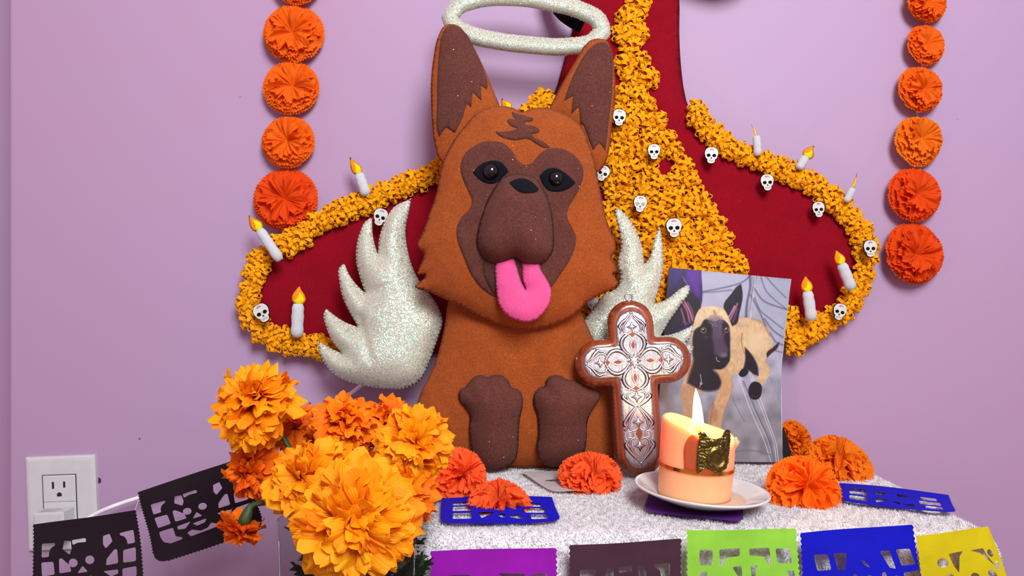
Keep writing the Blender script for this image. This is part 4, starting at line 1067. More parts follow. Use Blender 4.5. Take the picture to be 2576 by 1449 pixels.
    for pts, c in (([(200, 270), (240, 330), (265, 420)], (196, 120, 160)), ([(225, 275), (262, 340), (285, 410)], (214, 150, 176)), ([(248, 285), (280, 340), (292, 390)], (150, 84, 120)), ([(205, 330), (222, 390), (235, 440)], (170, 110, 150)), ([(215, 420), (250, 432), (285, 425)], (128, 70, 84))):
        stroke(pts, c, 12, 0.85, 10)
    fill([(626, 152), (636, 220), (612, 365), (592, 436), (562, 452), (540, 392), (502, 312), (560, 218), (602, 166)], (34, 32, 46), 6)
    for pts, c in (([(600, 292), (575, 350), (548, 405)], (200, 130, 160)), ([(580, 310), (560, 350), (540, 385)], (222, 166, 186)), ([(598, 330), (580, 390), (566, 420)], (130, 80, 110))):
        stroke(pts, c, 11, 0.85, 9)
    # head
    fill([(285, 480), (308, 375), (340, 325), (398, 310), (450, 312), (502, 330), (532, 382), (546, 440), (548, 475), (420, 520)], tan2 * 0.97, 8, 1, fur)
    fill([(288, 520), (300, 478), (338, 452), (372, 404), (430, 418), (500, 408), (534, 440), (546, 500), (547, 600), (546, 680), (522, 730), (480, 756), (430, 742), (380, 716), (326, 702), (296, 680), (286, 600)], (34, 26, 38), 12)
    fill([(385, 400), (430, 375), (490, 395), (508, 440), (500, 520), (450, 540), (410, 450)], (120, 104, 122), 28, 0.75, 0.6 + 0.8 * vn(5, 7, 9))
    stroke([(435, 345), (445, 365)], (140, 96, 84), 16, 0.5, 14)
    fill([(430, 470), (490, 450), (512, 560), (534, 630), (500, 672), (452, 660), (430, 580)], (92, 76, 100), 26, 0.85)
    ellp(505, 655, 38, 24, (126, 108, 124), 0.7, 0.8); ellp(528, 690, 24, 20, (24, 18, 26), 0.6, 0.8)
    ellp(380, 530, 32, 26, (86, 72, 92), 0.9, 0.6)
    fill([(372, 440), (412, 440), (418, 500), (380, 520)], (20, 16, 26), 14, 0.8); fill([(490, 430), (530, 440), (544, 500), (496, 500)], (20, 16, 26), 14, 0.7)
    for ex, ey, s in ((362, 482, 1.0), (524, 479, 0.85)):
        ellp(ex, ey, 24 * s, 24, (190, 150, 140), 0.25, 0.8); ellp(ex, ey, 20 * s, 20, (84, 48, 40), 0.3); ellp(ex, ey - 1, 12 * s, 12, (16, 10, 14), 0.4); ellp(ex - 4, ey - 8, 6, 5, (240, 236, 240), 0.5)
    stroke([(450, 672), (458, 695), (474, 702)], (196, 190, 196), 5, 0.8, 3)
    over(np.clip((X - 880) / 160, 0, 1) * 0.12, (110, 112, 132)); C = (128 + (C - 128) * 1.15) * 0.92 - 6
    return np.clip(C, 0, 255)
corn = [P(1683, 673, 0.8115), P(1991, 702, 0.8115), P(1970, 1163, 0.7985), P(1646, 1160, 0.7985)]
pxc = [(1683, 673), (1991, 702), (1970, 1163), (1646, 1160)]
NU, NV = 250, 370
Sg, Tg = np.meshgrid(np.linspace(0, 1, NU), np.linspace(0, 1, NV)); s_ = Sg.ravel(); t_ = Tg.ravel()
cw = np.array([tuple(c) for c in corn]); cp = np.array(pxc, float)
bil = lambda c: ((1 - s_) * (1 - t_))[:, None] * c[0] + (s_ * (1 - t_))[:, None] * c[1] + (s_ * t_)[:, None] * c[2] + ((1 - s_) * t_)[:, None] * c[3]
W = bil(cw); bow = -0.0055 * np.sin(math.pi * t_) * s_ ** 2; W[:, 0] += bow
W[:, 1] += 0.003 * np.sin(math.pi * t_) * (s_ - 0.3) ** 2
pxy = bil(cp); pxy[:, 0] += bow * F / 0.805
colr = paint((pxy[:, 0] - 1640) * 2.787, (pxy[:, 1] - 660) * 2.787)
c01 = colr / 255.0; linc = np.where(c01 <= 0.04045, c01 / 12.92, ((c01 + 0.055) / 1.055) ** 2.4)
org = Vector(W.mean(0)); idx = np.arange(NU * NV).reshape(NV, NU)
fq = np.stack([idx[:-1, :-1], idx[1:, :-1], idx[1:, 1:], idx[:-1, 1:]], -1).reshape(-1, 4)
me = mesh('print_surface', W - np.array(org), fq)
ca = me.color_attributes.new('print', 'FLOAT_COLOR', 'POINT'); ca.data.foreach_set('color', np.c_[linc, np.ones(len(linc))].astype(np.float32).ravel())
PHOTO = thing('photograph', (org.x, P(1800, 1162, 0.7985).y, ZT), 'colour photograph print of a tan puppy with black face, leaning behind the candle', 'photograph')
put('print_surface', me, Matrix.Translation(org), PHOTO, MT['photo'])
mb = MB(); k = [Vector(c) + Vector((0, 0.0012, 0)) for c in corn]; k2 = [c + Vector((0, 0.0012, 0)) for c in k]
me_b = []
q = [k[0], k[1], k[1].lerp(k[2], 0.5) + Vector((-0.0058, 0.0006, 0)), k[2], k[3]]; q2 = [c + Vector((0, 0.001, 0)) for c in q]
mb.add(q + q2, [(4, 3, 2, 1, 0), (5, 6, 7, 8, 9)] + [(i, (i + 1) % 5, 5 + (i + 1) % 5, 5 + i) for i in range(5)])
put('backing', mb.mesh('backing', False), None, PHOTO, MT['flag_white'])
mb = MB(); a, b, c = P(1972, 1075, 0.806), P(1996, 1158, 0.812), P(1950, 1160, 0.804)
mb.add([a, b, c, a + Vector((0, .002, 0)), b + Vector((0, .002, 0)), c + Vector((0, .002, 0))], [(0, 1, 2), (5, 4, 3), (0, 3, 4, 1), (1, 4, 5, 2), (2, 5, 3, 0)])
put('easel_stand', mb.mesh('easel_stand', False), None, PHOTO, MT['blackcard'])

# ------------------------------------------------------------------ cut tissue paper (papel picado)
Z0 = np.array((1380., 605.)); Uz = np.array((.955, -.297)) * 1042; Vz = np.array((.187, .98)) * 930
Mz = np.linalg.inv(np.c_[Uz, Vz])
def zz_(L): return [tuple(Mz @ (np.array(p) - Z0)) for p in L]
half = [zz_([(1495, 775), (1625, 745), (1630, 765), (1595, 800), (1585, 840), (1590, 885), (1520, 905)]), zz_([(1715, 705), (1780, 698), (1802, 775), (1790, 828), (1712, 790)]),
        zz_([(1527, 950), (1645, 922), (1680, 1040), (1560, 1082)]), zz_([(1695, 885), (1720, 875), (1810, 930), (1832, 988), (1722, 1022)]), zz_([(1740, 1080), (1872, 1030), (1820, 1115), (1750, 1120)]),
        zz_([(1570, 1130), (1700, 1092), (1730, 1200), (1800, 1218), (1790, 1240), (1690, 1280), (1620, 1260), (1585, 1200)])]
cen = [zz_([(1828, 675), (1960, 632), (1970, 670), (1890, 690), (1845, 720)]), zz_(ell(1877, 890, 42, 42, 18)), zz_(ell(2027, 840, 42, 42, 18)), zz_([(1968, 905), (2025, 958), (1930, 985)]), zz_([(1930, 1045), (2065, 992), (2050, 1040), (1975, 1075)]),
       zz_([(1880, 1155), (1925, 1118), (2010, 1140), (2075, 1110), (2110, 1048), (2165, 1070), (2165, 1105), (1920, 1200)])]
SK = half + [[(1.03 - u, v) for u, v in h] for h in half] + [[(u - 0.04, v) for u, v in h] for h in cen]
def sq(x, y, w, h): return [(x, y), (x + w, y), (x + w, y + h), (x, y + h)]
def hz(pts, tl, tr, z, zx, zy, H=325.0):
    o = []
    for x, y in pts:
        px, py = zx + x / z, zy + y / z; u = (px - tl[0]) / (tr[0] - tl[0]); o.append((u, (py - tl[1] - (tr[1] - tl[1]) * u) / H))
    return o
LOW = [sq(.12, .44, .14, .16), sq(.74, .44, .14, .16), sq(.12, .66, .14, .2), sq(.74, .66, .14, .2), ell(.42, .55, .06, .07, 14), ell(.58, .55, .06, .07, 14), [(.5, .64), (.55, .72), (.45, .72)], [(.34, .76), (.66, .76), (.58, .88), (.42, .88)]]
g = lambda p: hz(p, (1729, 1333), (2001, 1330), 2.752, 1640, 1040)
GR = [g(p) for p in ([(325, 938), (415, 938), (415, 1045), (325, 1047)], [(460, 935), (605, 930), (600, 985), (510, 995), (485, 1050), (462, 1050)], [(665, 935), (805, 928), (818, 1035), (790, 1042), (768, 990), (670, 985)], [(848, 935), (945, 932), (952, 1035), (855, 1036)], [(548, 1062), (612, 1052), (618, 1150), (600, 1150)], [(672, 1060), (722, 1050), (700, 1150), (680, 1150)], [(325, 1090), (375, 1088), (378, 1150), (328, 1150)], [(908, 1085), (962, 1085), (970, 1150), (945, 1150)])] + LOW
g = lambda p: hz(p, (2015, 1341), (2294, 1319), 2.752, 1640, 1040)
BL = [g(p) for p in ([(1112, 978), (1210, 976), (1224, 1080), (1130, 1090)], [(1245, 968), (1335, 965), (1315, 1080), (1268, 1082)], [(1420, 1008), (1440, 1010), (1478, 1062), (1440, 1045)], [(1552, 948), (1620, 943), (1645, 1068), (1605, 1060)], [(1662, 938), (1758, 932), (1784, 1040), (1686, 1048)], [(1690, 1095), (1800, 1080), (1820, 1170), (1705, 1175)], ell(1375, 1130, 18, 26, 12), ell(1465, 1132, 20, 22, 12), ell(1562, 1118, 16, 30, 12), ell(1640, 1135, 22, 22, 12), ell(1300, 1138, 25, 18, 12))] + [h for h in LOW if min(v for _, v in h) > .5]
g = lambda p: hz(p, (2303, 1346), (2556, 1320), 5.19, 2080, 1180)
YE = [g(p) for p in (ell(1515, 1215, 90, 62, 14), [(1620, 1095), (1860, 1058), (1790, 1130), (1750, 1350), (1680, 1250)], [(1975, 1050), (2100, 1030), (2200, 1012), (2235, 1100), (2330, 1235), (2250, 1180), (2130, 1080)], ell(2305, 1075, 52, 50, 12), ell(2370, 1230, 35, 60, 12), ell(2240, 1370, 70, 80, 14), ell(1980, 1400, 70, 60, 12), ell(1610, 1410, 60, 50, 12))]
g = lambda p: hz(p, (1085, 1386), (1398, 1378), 3.927, 1000, 1080)
PU = [g(p) for p in ([(500, 1447), (560, 1438), (715, 1436), (715, 1510), (520, 1510)], [(980, 1418), (1255, 1418), (1260, 1490), (1100, 1480)], [(1325, 1418), (1470, 1415), (1475, 1510), (1330, 1510)])] + LOW
g = lambda p: hz(p, (1434, 1372), (1713, 1355), 3.68, 1060, 1220)
PM = [g(p) for p in ([(1465, 785), (1610, 775), (1620, 800), (1580, 900), (1470, 905)], [(1705, 768), (1775, 768), (1785, 870), (1705, 870)], [(1825, 755), (1950, 740), (1955, 795), (1900, 800), (1830, 812)], [(1995, 745), (2065, 740), (2090, 850), (2030, 880)], [(2155, 735), (2305, 722), (2310, 890), (2235, 890), (2210, 790), (2165, 765)])] + LOW
TB = [sq(.10, .26, .16, .13), sq(.10, .46, .16, .16), sq(.10, .70, .16, .17), sq(.74, .26, .14, .13), sq(.72, .46, .18, .18), sq(.76, .72, .14, .16), [(.32, .66), (.46, .66), (.34, .86)], ell(.52, .76, .03, .06, 12), [(.56, .80), (.66, .70), (.70, .88)], ell(.38, .36, .05, .08, 12), ell(.58, .34, .05, .06, 12)]
def flag(name, c4, holes, mat, parent=None, wave=0.002, scal=22, curve=None, thick=0.0):
    e = 0.010; L = []
    for i in range(15): L.append((i / 15, 0.0))
    n = scal * 2
    for i in range(n + 1): L.append((1 + e * (1 if i % 2 else -0.3), i / n * 0.86))
    for a in np.linspace(0, 90, 6)[1:-1]: L.append((0.88 + 0.12 * math.cos(math.radians(a)), 0.86 + 0.14 * math.sin(math.radians(a))))
    for i in range(n + 1): L.append((0.88 - i / n * 0.76, 1 + e * (1 if i % 2 else -0.3)))
    for a in np.linspace(90, 180, 6)[1:-1]: L.append((0.12 + 0.12 * math.cos(math.radians(a)), 0.86 + 0.14 * math.sin(math.radians(a))))
    for i in range(n, 0, -1): L.append((-e * (1 if i % 2 else -0.3), i / n * 0.86))
    loops = [np.array(L)] + [resample(spline(h, ang=200 if len(h) < 10 else 40, sub=6) if len(h) >= 10 else soft_poly(h), 0.012) for h in holes]
    pv, tri = triangulate(loops, 0.06)
    c = [np.array(tuple(q)) for q in c4]; u = pv[:, 0:1]; w = pv[:, 1:2]
    W = (1 - u) * (1 - w) * c[0] + u * (1 - w) * c[1] + u * w * c[2] + (1 - u) * w * c[3]
    nn = np.cross(c[1] - c[0], c[3] - c[0]); nn /= -np.linalg.norm(nn)
    ph = random.uniform(0, 6); W = W + nn * (wave * (np.sin(u * 5 + w * 3 + ph) + 0.6 * np.sin(u * 2 - w * 6 + ph)))
    if curve is not None: W = W + curve(pv[:, 0], pv[:, 1])
    o = W.mean(0); me = mesh(name, W - o, tri)
    return me, Matrix.Translation(Vector(o)), mat
def soft_poly(h, r=0.22):
    h = np.array(h); n = len(h); out = []
    for i in range(n):
        a = h[i - 1]; b = h[i]; c = h[(i + 1) % n]
        p = b + (a - b) * r * 0.5; q = b + (c - b) * r * 0.5
        for t in np.linspace(0, 1, 4): out.append((1 - t) ** 2 * p + 2 * t * (1 - t) * b + t * t * q)
    return np.array(out)

# black banner on the left wall
BN = thing('paper_banner', P(220, 1560, 0.70), 'black cut paper banner with skull pattern hanging over the wall outlet', 'paper banner')
d1 = 0.70; H1 = 0.088
a, b = P(80, 1322, d1), P(340, 1283, d1 + 0.01); dn = Vector((0.004, 0.0, -H1))
put('flag', *flag('flag', (a, b, b + dn + Vector((0.006, 0, 0)), a + dn), SK, None)[:2], BN, MT['flag_black'])
a, b = P(351, 1236, d1 + 0.02), P(614, 1150, d1 + 0.02)
c1, c2 = P(664, 1330, d1 + 0.02), P(388, 1422, d1 + 0.02)
put('flag', *flag('flag', (a, b, c1, c2), SK, None)[:2], BN, MT['flag_black'])
mb = MB(); mb.tube([P(84, 1328, 0.706), P(338, 1289, 0.716), P(354, 1241, 0.726), P(608, 1158, 0.726)], 0.0004, 5)
put('thread', mb.mesh('thread'), None, BN, MT['thread'])
# bright banner along the front of the table
BF = thing('paper_banner', P(1700, 1720, 0.566), 'bright cut paper banner of purple, plum, lime, blue and yellow flags along the table front', 'paper banner')
def hang(tl, tr, holes, mat, d, H=0.098, flare=(0.0, 0.0), curve=None, wave=0.0012):
    a, b = P(*tl, d), P(*tr, d); dn = Vector((0, -0.002, -H))
    put('flag', *flag('flag', (a, b, b + dn + Vector((flare[1], 0, 0)), a + dn + Vector((flare[0], 0, 0))), holes, None, None, wave, 20, curve)[:2], BF, MT[mat])
hang((1085, 1386), (1398, 1378), PU, 'flag_purple', 0.562, 0.098, (0.0, 0.0025))
hang((1434, 1372), (1713, 1355), PM, 'flag_plum', 0.563, 0.098, (0.0, -0.001))
hang((1729, 1333), (2001, 1330), GR, 'flag_green', 0.561, 0.098, (0.0, 0.007))
hang((2015, 1341), (2294, 1319), BL, 'flag_blue', 0.562, 0.098, (0.004, 0.014))
hang((2303, 1346), (2512, 1324), YE, 'flag_yellow', 0.562, 0.098, (0.012, 0.012), lambda u, w: np.c_[0.014 * np.sin(w * 1.6) * u ** 2, 0.012 * u ** 4, -0.004 * u ** 4])
mb = MB(); mb.tube([P(x, y + 3, 0.5655) for x, y in ((1090, 1388), (1396, 1380), (1436, 1374), (1711, 1357), (1731, 1335), (1999, 1332), (2017, 1343), (2292, 1321), (2306, 1348), (2380, 1342))], 0.0003, 5)
put('thread', mb.mesh('thread'), None, BF, MT['thread'])
# loose sheets on the towel
def sheet(corners, holes, mat, label, z=ZT + 0.0012, wave=0.0007):
    c = [on_table(x, y, z) for x, y in corners]
    me, M, _ = flag('cut_paper_sheet', c, holes, None, None, wave, 24)
    put('cut_paper_sheet', me, M, None, MT[mat], label, 'cut paper')
sheet([(1112, 1246), (1388, 1250), (1412, 1312), (1108, 1318)], TB, 'flag_blue', 'blue cut paper sheet lying under a coral paper flower')
sheet([(2112, 1213), (2385, 1244), (2407, 1294), (2108, 1260)], TB, 'flag_blue', 'blue cut paper sheet at the right end of the towel, beside an orange flower', ZT + 0.0016)
sheet([(1310, 1186), (1530, 1176), (1570, 1228), (1395, 1238)], [sq(.12, .45, .3, .08), sq(.5, .5, .2, .25)], 'flag_white', 'white cut paper sheet between the dog and the cross, under a coral flower', ZT + 0.0010)
sheet([(1642, 1215), (1868, 1240), (1869, 1317), (1619, 1285)], [], 'card_purple', 'violet paper sheet sticking out under the candle plate', ZT + 0.0014)

# ------------------------------------------------------------------ plate and burning candle
pc = on_table(1762, 1232, ZT + 0.013); pc.z = ZT
TILT = Matrix.Rotation(math.radians(3.6), 4, 'Y')      # the soft towel lets the plate lean to the right
pz = 0.0026
PL = thing('saucer', (pc.x, pc.y, ZT + pz), 'small white porcelain plate under the burning candle', 'plate')
mb = MB(); mb.lathe([(r_ * 0.952, z_) for r_, z_ in ((0.0001, 0.0), (0.030, 0.0), (0.032, 0.0016), (0.046, 0.0052), (0.0585, 0.0105), (0.0605, 0.0118), (0.0607, 0.0130), (0.0590, 0.0132), (0.0570, 0.0122), (0.044, 0.0080), (0.038, 0.0046), (0.034, 0.0040), (0.0001, 0.0040))], 72)
put('dish', mb.mesh('dish'), Matrix.Translation((pc.x, pc.y, ZT + pz)) @ TILT, PL, MT['porcelain'])
mb = MB(); mb.lathe([(0.0001, 0.0050), (0.030, 0.0053), (0.0375, 0.0052), (0.0395, 0.0046)], 48); put('melted_wax', mb.mesh('melted_wax'), Matrix.Translation((pc.x + 0.003, pc.y - 0.001, ZT + pz + 0.0003)) @ TILT, PL, MT['puddle'])
cz = ZT + pz + 0.0062
ccx = P(1747, 1245, pc.y + 0.85).x; cc = Vector((ccx, pc.y + 0.001, cz)); CR = 0.0312
CD = thing('pillar_candle', cc, 'burning peach pillar candle with gold band and metal badge', 'candle')
def topz(th):     # rim height above the base
    x = math.cos(th); y = math.sin(th)
    h = 0.0600 - 0.0066 * x + 0.002 * y
    h -= 0.010 * math.exp(-((th - math.radians(285)) / 0.55) ** 2)
    return h + 0.0008 * math.sin(3 * th + 1)
n = 96; v = []; f = []; rows = []
for i, tt in enumerate(np.linspace(0, 1, 22)):
    rows.append([((CR + 0.0006 * math.sin(2 * th + tt * 3)) * math.cos(th), (CR + 0.0006 * math.sin(2 * th + tt * 3)) * math.sin(th), tt * (topz(th) - 0.002)) for th in np.linspace(0, 2 * math.pi, n, endpoint=False)])
for (dr, dz) in ((-0.0008, -0.0005), (-0.0024, 0.0), (-0.0042, -0.0006), (-0.0055, -0.003), (-0.0066, -0.010)):
    rows.append([((CR + dr) * math.cos(th), (CR + dr) * math.sin(th), topz(th) + dz) for th in np.linspace(0, 2 * math.pi, n, endpoint=False)])
for (r_, z_) in ((0.0225, 0.043), (0.018, 0.0415), (0.008, 0.041), (0.0002, 0.041)):
    rows.append([(r_ * math.cos(th), r_ * math.sin(th), z_) for th in np.linspace(0, 2 * math.pi, n, endpoint=False)])
rows.insert(0, [(0.0002 * math.cos(th), 0.0002 * math.sin(th), 0.0) for th in np.linspace(0, 2 * math.pi, n, endpoint=False)])
for r_ in rows: v += r_
for i in range(len(rows) - 1):
    for k in range(n): f.append((i * n + k, i * n + (k + 1) % n, (i + 1) * n + (k + 1) % n, (i + 1) * n + k))
MC = Matrix.Translation(cc) @ TILT
wax = put('wax_body', mesh('wax_body', v, f), MC, CD, MT['wax'])
mb = MB(); mb.tube([(CR + 0.0005, 0.0, 0.0515), (CR + 0.0022, -0.001, 0.048), (CR + 0.0008, -0.001, 0.041)], [0.0022, 0.0032, 0.001], 10); put('wax_drip', mb.mesh('wax_drip'), MC, CD, MT['wax'])
mb = MB(); zb = 0.0245
mb.lathe([(CR + 0.0008, zb), (CR + 0.0015, zb), (CR + 0.0015, zb + 0.0028), (CR + 0.0008, zb + 0.0028)], 96); put('gold_band', mb.mesh('gold_band', False), MC, CD, MT['goldband'])
def curved(name, pts, r0, th_c, h, step, bulge=None, thick=0.0009):
    """plate bent round the candle; pts (arc length, height)"""
    lp = resample(spline(pts, ang=50), step); pv, tri = triangulate([lp], step); m = len(pv)
    z = np.zeros(m) if bulge is None else bulge(pv[:, 0], pv[:, 1])
    def mp(r_):
        a = th_c + pv[:, 0] / r0; return np.c_[r_ * np.cos(a), r_ * np.sin(a), pv[:, 1] + h]
    V = np.vstack([mp(r0 + thick + z), mp(np.full(m, r0))])
    return mesh(name, V, [tuple(q) for q in tri] + [tuple(m + i for i in q[::-1]) for q in tri] + [(j, i, m + i, m + j) for i, j in boundary(tri)])
put('badge_shade_patch', curved('badge_shade_patch', [(-0.0065, -0.002), (0.006, -0.002), (0.006, 0.026), (0.004, 0.0275), (-0.003, 0.026), (-0.0062, 0.021)], CR + 0.0006, math.radians(250), 0.030, 0.002, None, 0.0004), MC, CD, MT['wax_shade'])  # thin coloured patch standing in for the badge's shadow and glow on the wax
badge = [(-0.0135, 0.0375), (-0.0115, 0.0360), (-0.0095, 0.0372), (-0.007, 0.0335), (-0.001, 0.0315), (0.005, 0.0335), (0.0085, 0.039), (0.0105, 0.0395), (0.0130, 0.0385), (0.0142, 0.031), (0.0140, 0.016), (0.012, 0.008), (0.007, 0.0045), (0.002, 0.0035), (-0.003, 0.0055), (-0.008, 0.0062), (-0.0115, 0.0035), (-0.0138, 0.002), (-0.0138, 0.02)]
def bbul(x, y):
    z = 0.0014 * np.exp(-(((np.hypot(x - 0.002, y - 0.0155) - 0.0075) / 0.0013) ** 2))          # ring of the emblem
    for sx in (-1, 1): z += 0.0013 * np.exp(-((np.hypot(x - 0.002 - sx * 0.006, y - 0.0078) - 0.0) / 0.0022) ** 2)
    z += 0.0013 * np.exp(-(((x + 0.002) / 0.0035) ** 2 + ((y - 0.029) / 0.002) ** 2))
    z += 0.0007 * np.sin(x * 1400 + 2.5 * np.sin(y * 700)) * np.sin(y * 1250 + 2 * np.sin(x * 900)) * (np.hypot(x - 0.002, y - 0.0155) > 0.0095)
    return z
Mb = MC @ Matrix.Translation((0, -0.0, 0))
put('metal_badge', curved('metal_badge', badge, CR + 0.0030, math.radians(280), 0.0240, 0.00075, bbul), Mb, CD, MT['oldgold'])
fb = P(1756, 1086, 0.667); Fl = 0.0385
fpos = Vector((fb.x, pc.y - 0.012, 0)); dfl = fpos.y + 0.85; fz = P(1756, 1090, dfl).z; fpos = Vector((P(1757, 1090, dfl).x, fpos.y, fz))
mb = MB(); mb.tube([(fpos.x, fpos.y, cz + 0.040), (fpos.x + 0.0006, fpos.y, fz - 0.004), (fpos.x, fpos.y, fz + 0.005)], 0.0009, 8); put('wick', mb.mesh('wick'), None, CD, MT['blackcard'])
prof_f = [(0.0002, 0.0), (0.0030, 0.0012), (0.0044, 0.005), (0.0047, 0.010), (0.0044, 0.016), (0.0037, 0.023), (0.0026, 0.030), (0.0013, 0.035), (0.0001, Fl)]
mb = MB(); mb.lathe(prof_f, 24); mb.v = [(x - 0.0022 * (z / Fl) ** 1.5, y, z) for x, y, z in mb.v]
put('candle_flame', mb.mesh('candle_flame'), Matrix.Translation(fpos), CD, MT['flame'])
fl = bpy.data.lights.new('flame_light', 'POINT'); fl.energy = 1.1; fl.color = (1.0, 0.62, 0.30); fl.shadow_soft_size = 0.006
flo = bpy.data.objects.new('flame_light', fl); COL.objects.link(flo); flo.location = fpos + Vector((0, 0, 0.016))

# ------------------------------------------------------------------ marigold bouquet in a glass vase
def petal_mesh(seed):
    r = random.Random(seed); nx, ny = 8, 8; v = []; f = []
    ph = r.uniform(0, 6); curl = r.uniform(-0.1, 0.75); fq = r.choice((1.2, 1.6, 2.1)); amp = r.uniform(0.05, 0.12); lob = r.choice((1.5, 2.0, 2.5)); notch = r.uniform(0.06, 0.13); wid = r.uniform(0.85, 1.2); tw = r.uniform(-0.25, 0.25)
    for j in range(ny + 1):
        t = j / ny; w = (0.07 + 0.33 * math.sin(min(1, t * 1.05) * math.pi / 2) ** 1.25) * wid
        for i in range(nx + 1):
            s = -1 + 2 * i / nx
            y = t + (notch * math.cos(lob * math.pi * s + ph) * (1 - s * s * 0.4) - 0.16 * s ** 4) * t ** 4
            z = -curl * 0.55 * t ** 2.4 + 0.10 * math.sin(t * 3.1) + amp * t * math.sin(fq * s * 3.14 + ph) + 0.10 * s * s * (1 - 1.3 * t) + tw * s * w * t
            v.append((s * w * (1 - 0.12 * (t > 0.95)), y, z))
    for j in range(ny):
        for i in range(nx):
            a = j * (nx + 1) + i; f.append((a, a + 1, a + nx + 2, a + nx + 1))
    return mesh('petal', v, f)
PET = {}
for key in ('pet_y', 'pet_o', 'pet_d'):
    PET[key] = [petal_mesh(s + 40) for s in range(12)]
    for m_ in PET[key]: m_.materials.append(MT[key])
leaf_v = []
def leaf_mesh():
    mb = MB(); L = 0.045
    for k in range(6):
        y = 0.004 + k * 0.007; w = 0.021 * (1 - k * 0.10)
        for s in (1, -1):
            mb.add([(0, y, 0), (s * w * 0.45, y + 0.009, 0.002), (s * w, y + 0.010, -0.002), (s * w * 0.6, y + 0.0015, 0.001)], [(0, 1, 2, 3)])
    mb.add([(-0.001, 0, 0), (0.001, 0, 0), (0.004, L, 0.001), (0, L + 0.010, 0), (-0.004, L, 0.001)], [(0, 1, 2, 3, 4)])
    me = mb.mesh('leaf'); me.materials.append(MT['leaf']); return me
LEAF = leaf_mesh()
VX, VY, VZ, VH = P(900, 1300, 0.555).x, -0.85 + 0.565, 0.60, 0.178
def marigold(px, py, r, d, ax, key, n, label, stem=True, open_=112, flat=1.0, cal=False):
    R = r * d / F; c = P(px, py, d); ax = Vector(ax).normalized()
    t = thing('marigold', c, label, 'flower', 'marigolds of the bouquet')
    e1 = ax.orthogonal().normalized(); e2 = ax.cross(e1)
    for i in range(n):
        fr = (i + 0.5) / n; th = math.radians(open_) * fr ** 0.62; a = i * 2.39996 + random.uniform(-0.25, 0.25)
        D = (ax * math.cos(th) + (e1 * math.cos(a) + e2 * math.sin(a)) * math.sin(th)).normalized()
        up = ax - D * ax.dot(D)
        if up.length < 0.15: up = e1
        up.normalize()
        D = (D + Vector((random.uniform(-1, 1), random.uniform(-1, 1), random.uniform(-1, 1))) * 0.36).normalized()
        X = D.cross(up).normalized(); Zv = X.cross(D).normalized()
        Rm = Matrix((X, D, Zv)).transposed().to_4x4() @ Matrix.Rotation(random.gauss(0, 0.65), 4, 'Y')
        L = R * (0.60 + 0.34 * fr ** 0.5) * random.uniform(0.66, 1.12); base = 0.10 + 0.10 * (1 - fr)
        M = Matrix.Translation(c + D * (R * base) - ax * R * 0.12) @ Rm @ Matrix.Diagonal((L * (0.85 + 0.25 * fr), L, L, 1))
        put('petal', random.choice(PET[key]), M, t)
    back = c - ax * R * 0.55
    if cal:
        mb = MB(); q = [c - ax * R * s for s in (0.02, 0.25, 0.5, 0.75, 0.9)]; mb.tube(q, [R * 0.22, R * 0.25, R * 0.22, R * 0.14, R * 0.08], 12); put('calyx', mb.mesh('calyx'), None, t, MT['stem'])
        back = c - ax * R * 0.85
    if stem:
        sx = VX + max(-0.030, min(0.030, (c.x - VX) * 0.45)) ; sy = VY + max(-0.03, min(0.03, (c.y - VY) * 0.4))
        rimp = Vector((sx, sy, VZ + VH - 0.004)); bot = Vector((VX - (sx - VX) * 0.5, VY - (sy - VY) * 0.4, VZ + 0.012))
        mid = back.lerp(rimp, 0.55) - ax * R * 0.25
        pts = [c - ax * R * 0.1, back, mid, rimp, rimp.lerp(bot, 0.5), bot]
        q = resample(spline([tuple(p_) for p_ in pts], closed=False), 0.008, False)
        mb = MB(); mb.tube([tuple(p_) for p_ in q], 0.0022, 8); put('stem', mb.mesh('stem'), None, t, MT['stem'])
        for k in (0.0, 0.07, 0.14, 0.2, 0.27, 0.34, 0.4, 0.45, 0.5, 0.6, 0.7, 0.85):
            lp_ = rimp.lerp(bot, k + random.uniform(-0.1, 0.1)); a = random.uniform(0, 6.28)
            lp_ = Vector((VX + random.uniform(-0.039, 0.036), VY + random.uniform(-0.039, 0.030), VZ + VH - 0.012 - 0.085 * k - random.uniform(0, 0.02)))
            M = Matrix.Translation(lp_) @ Matrix.Rotation(a, 4, 'Z') @ Matrix.Rotation(random.uniform(0.5, 1.2), 4, 'X') @ Matrix.Scale(random.uniform(0.45, 0.7), 4)
            put('leaf', LEAF, M, t)
    return t
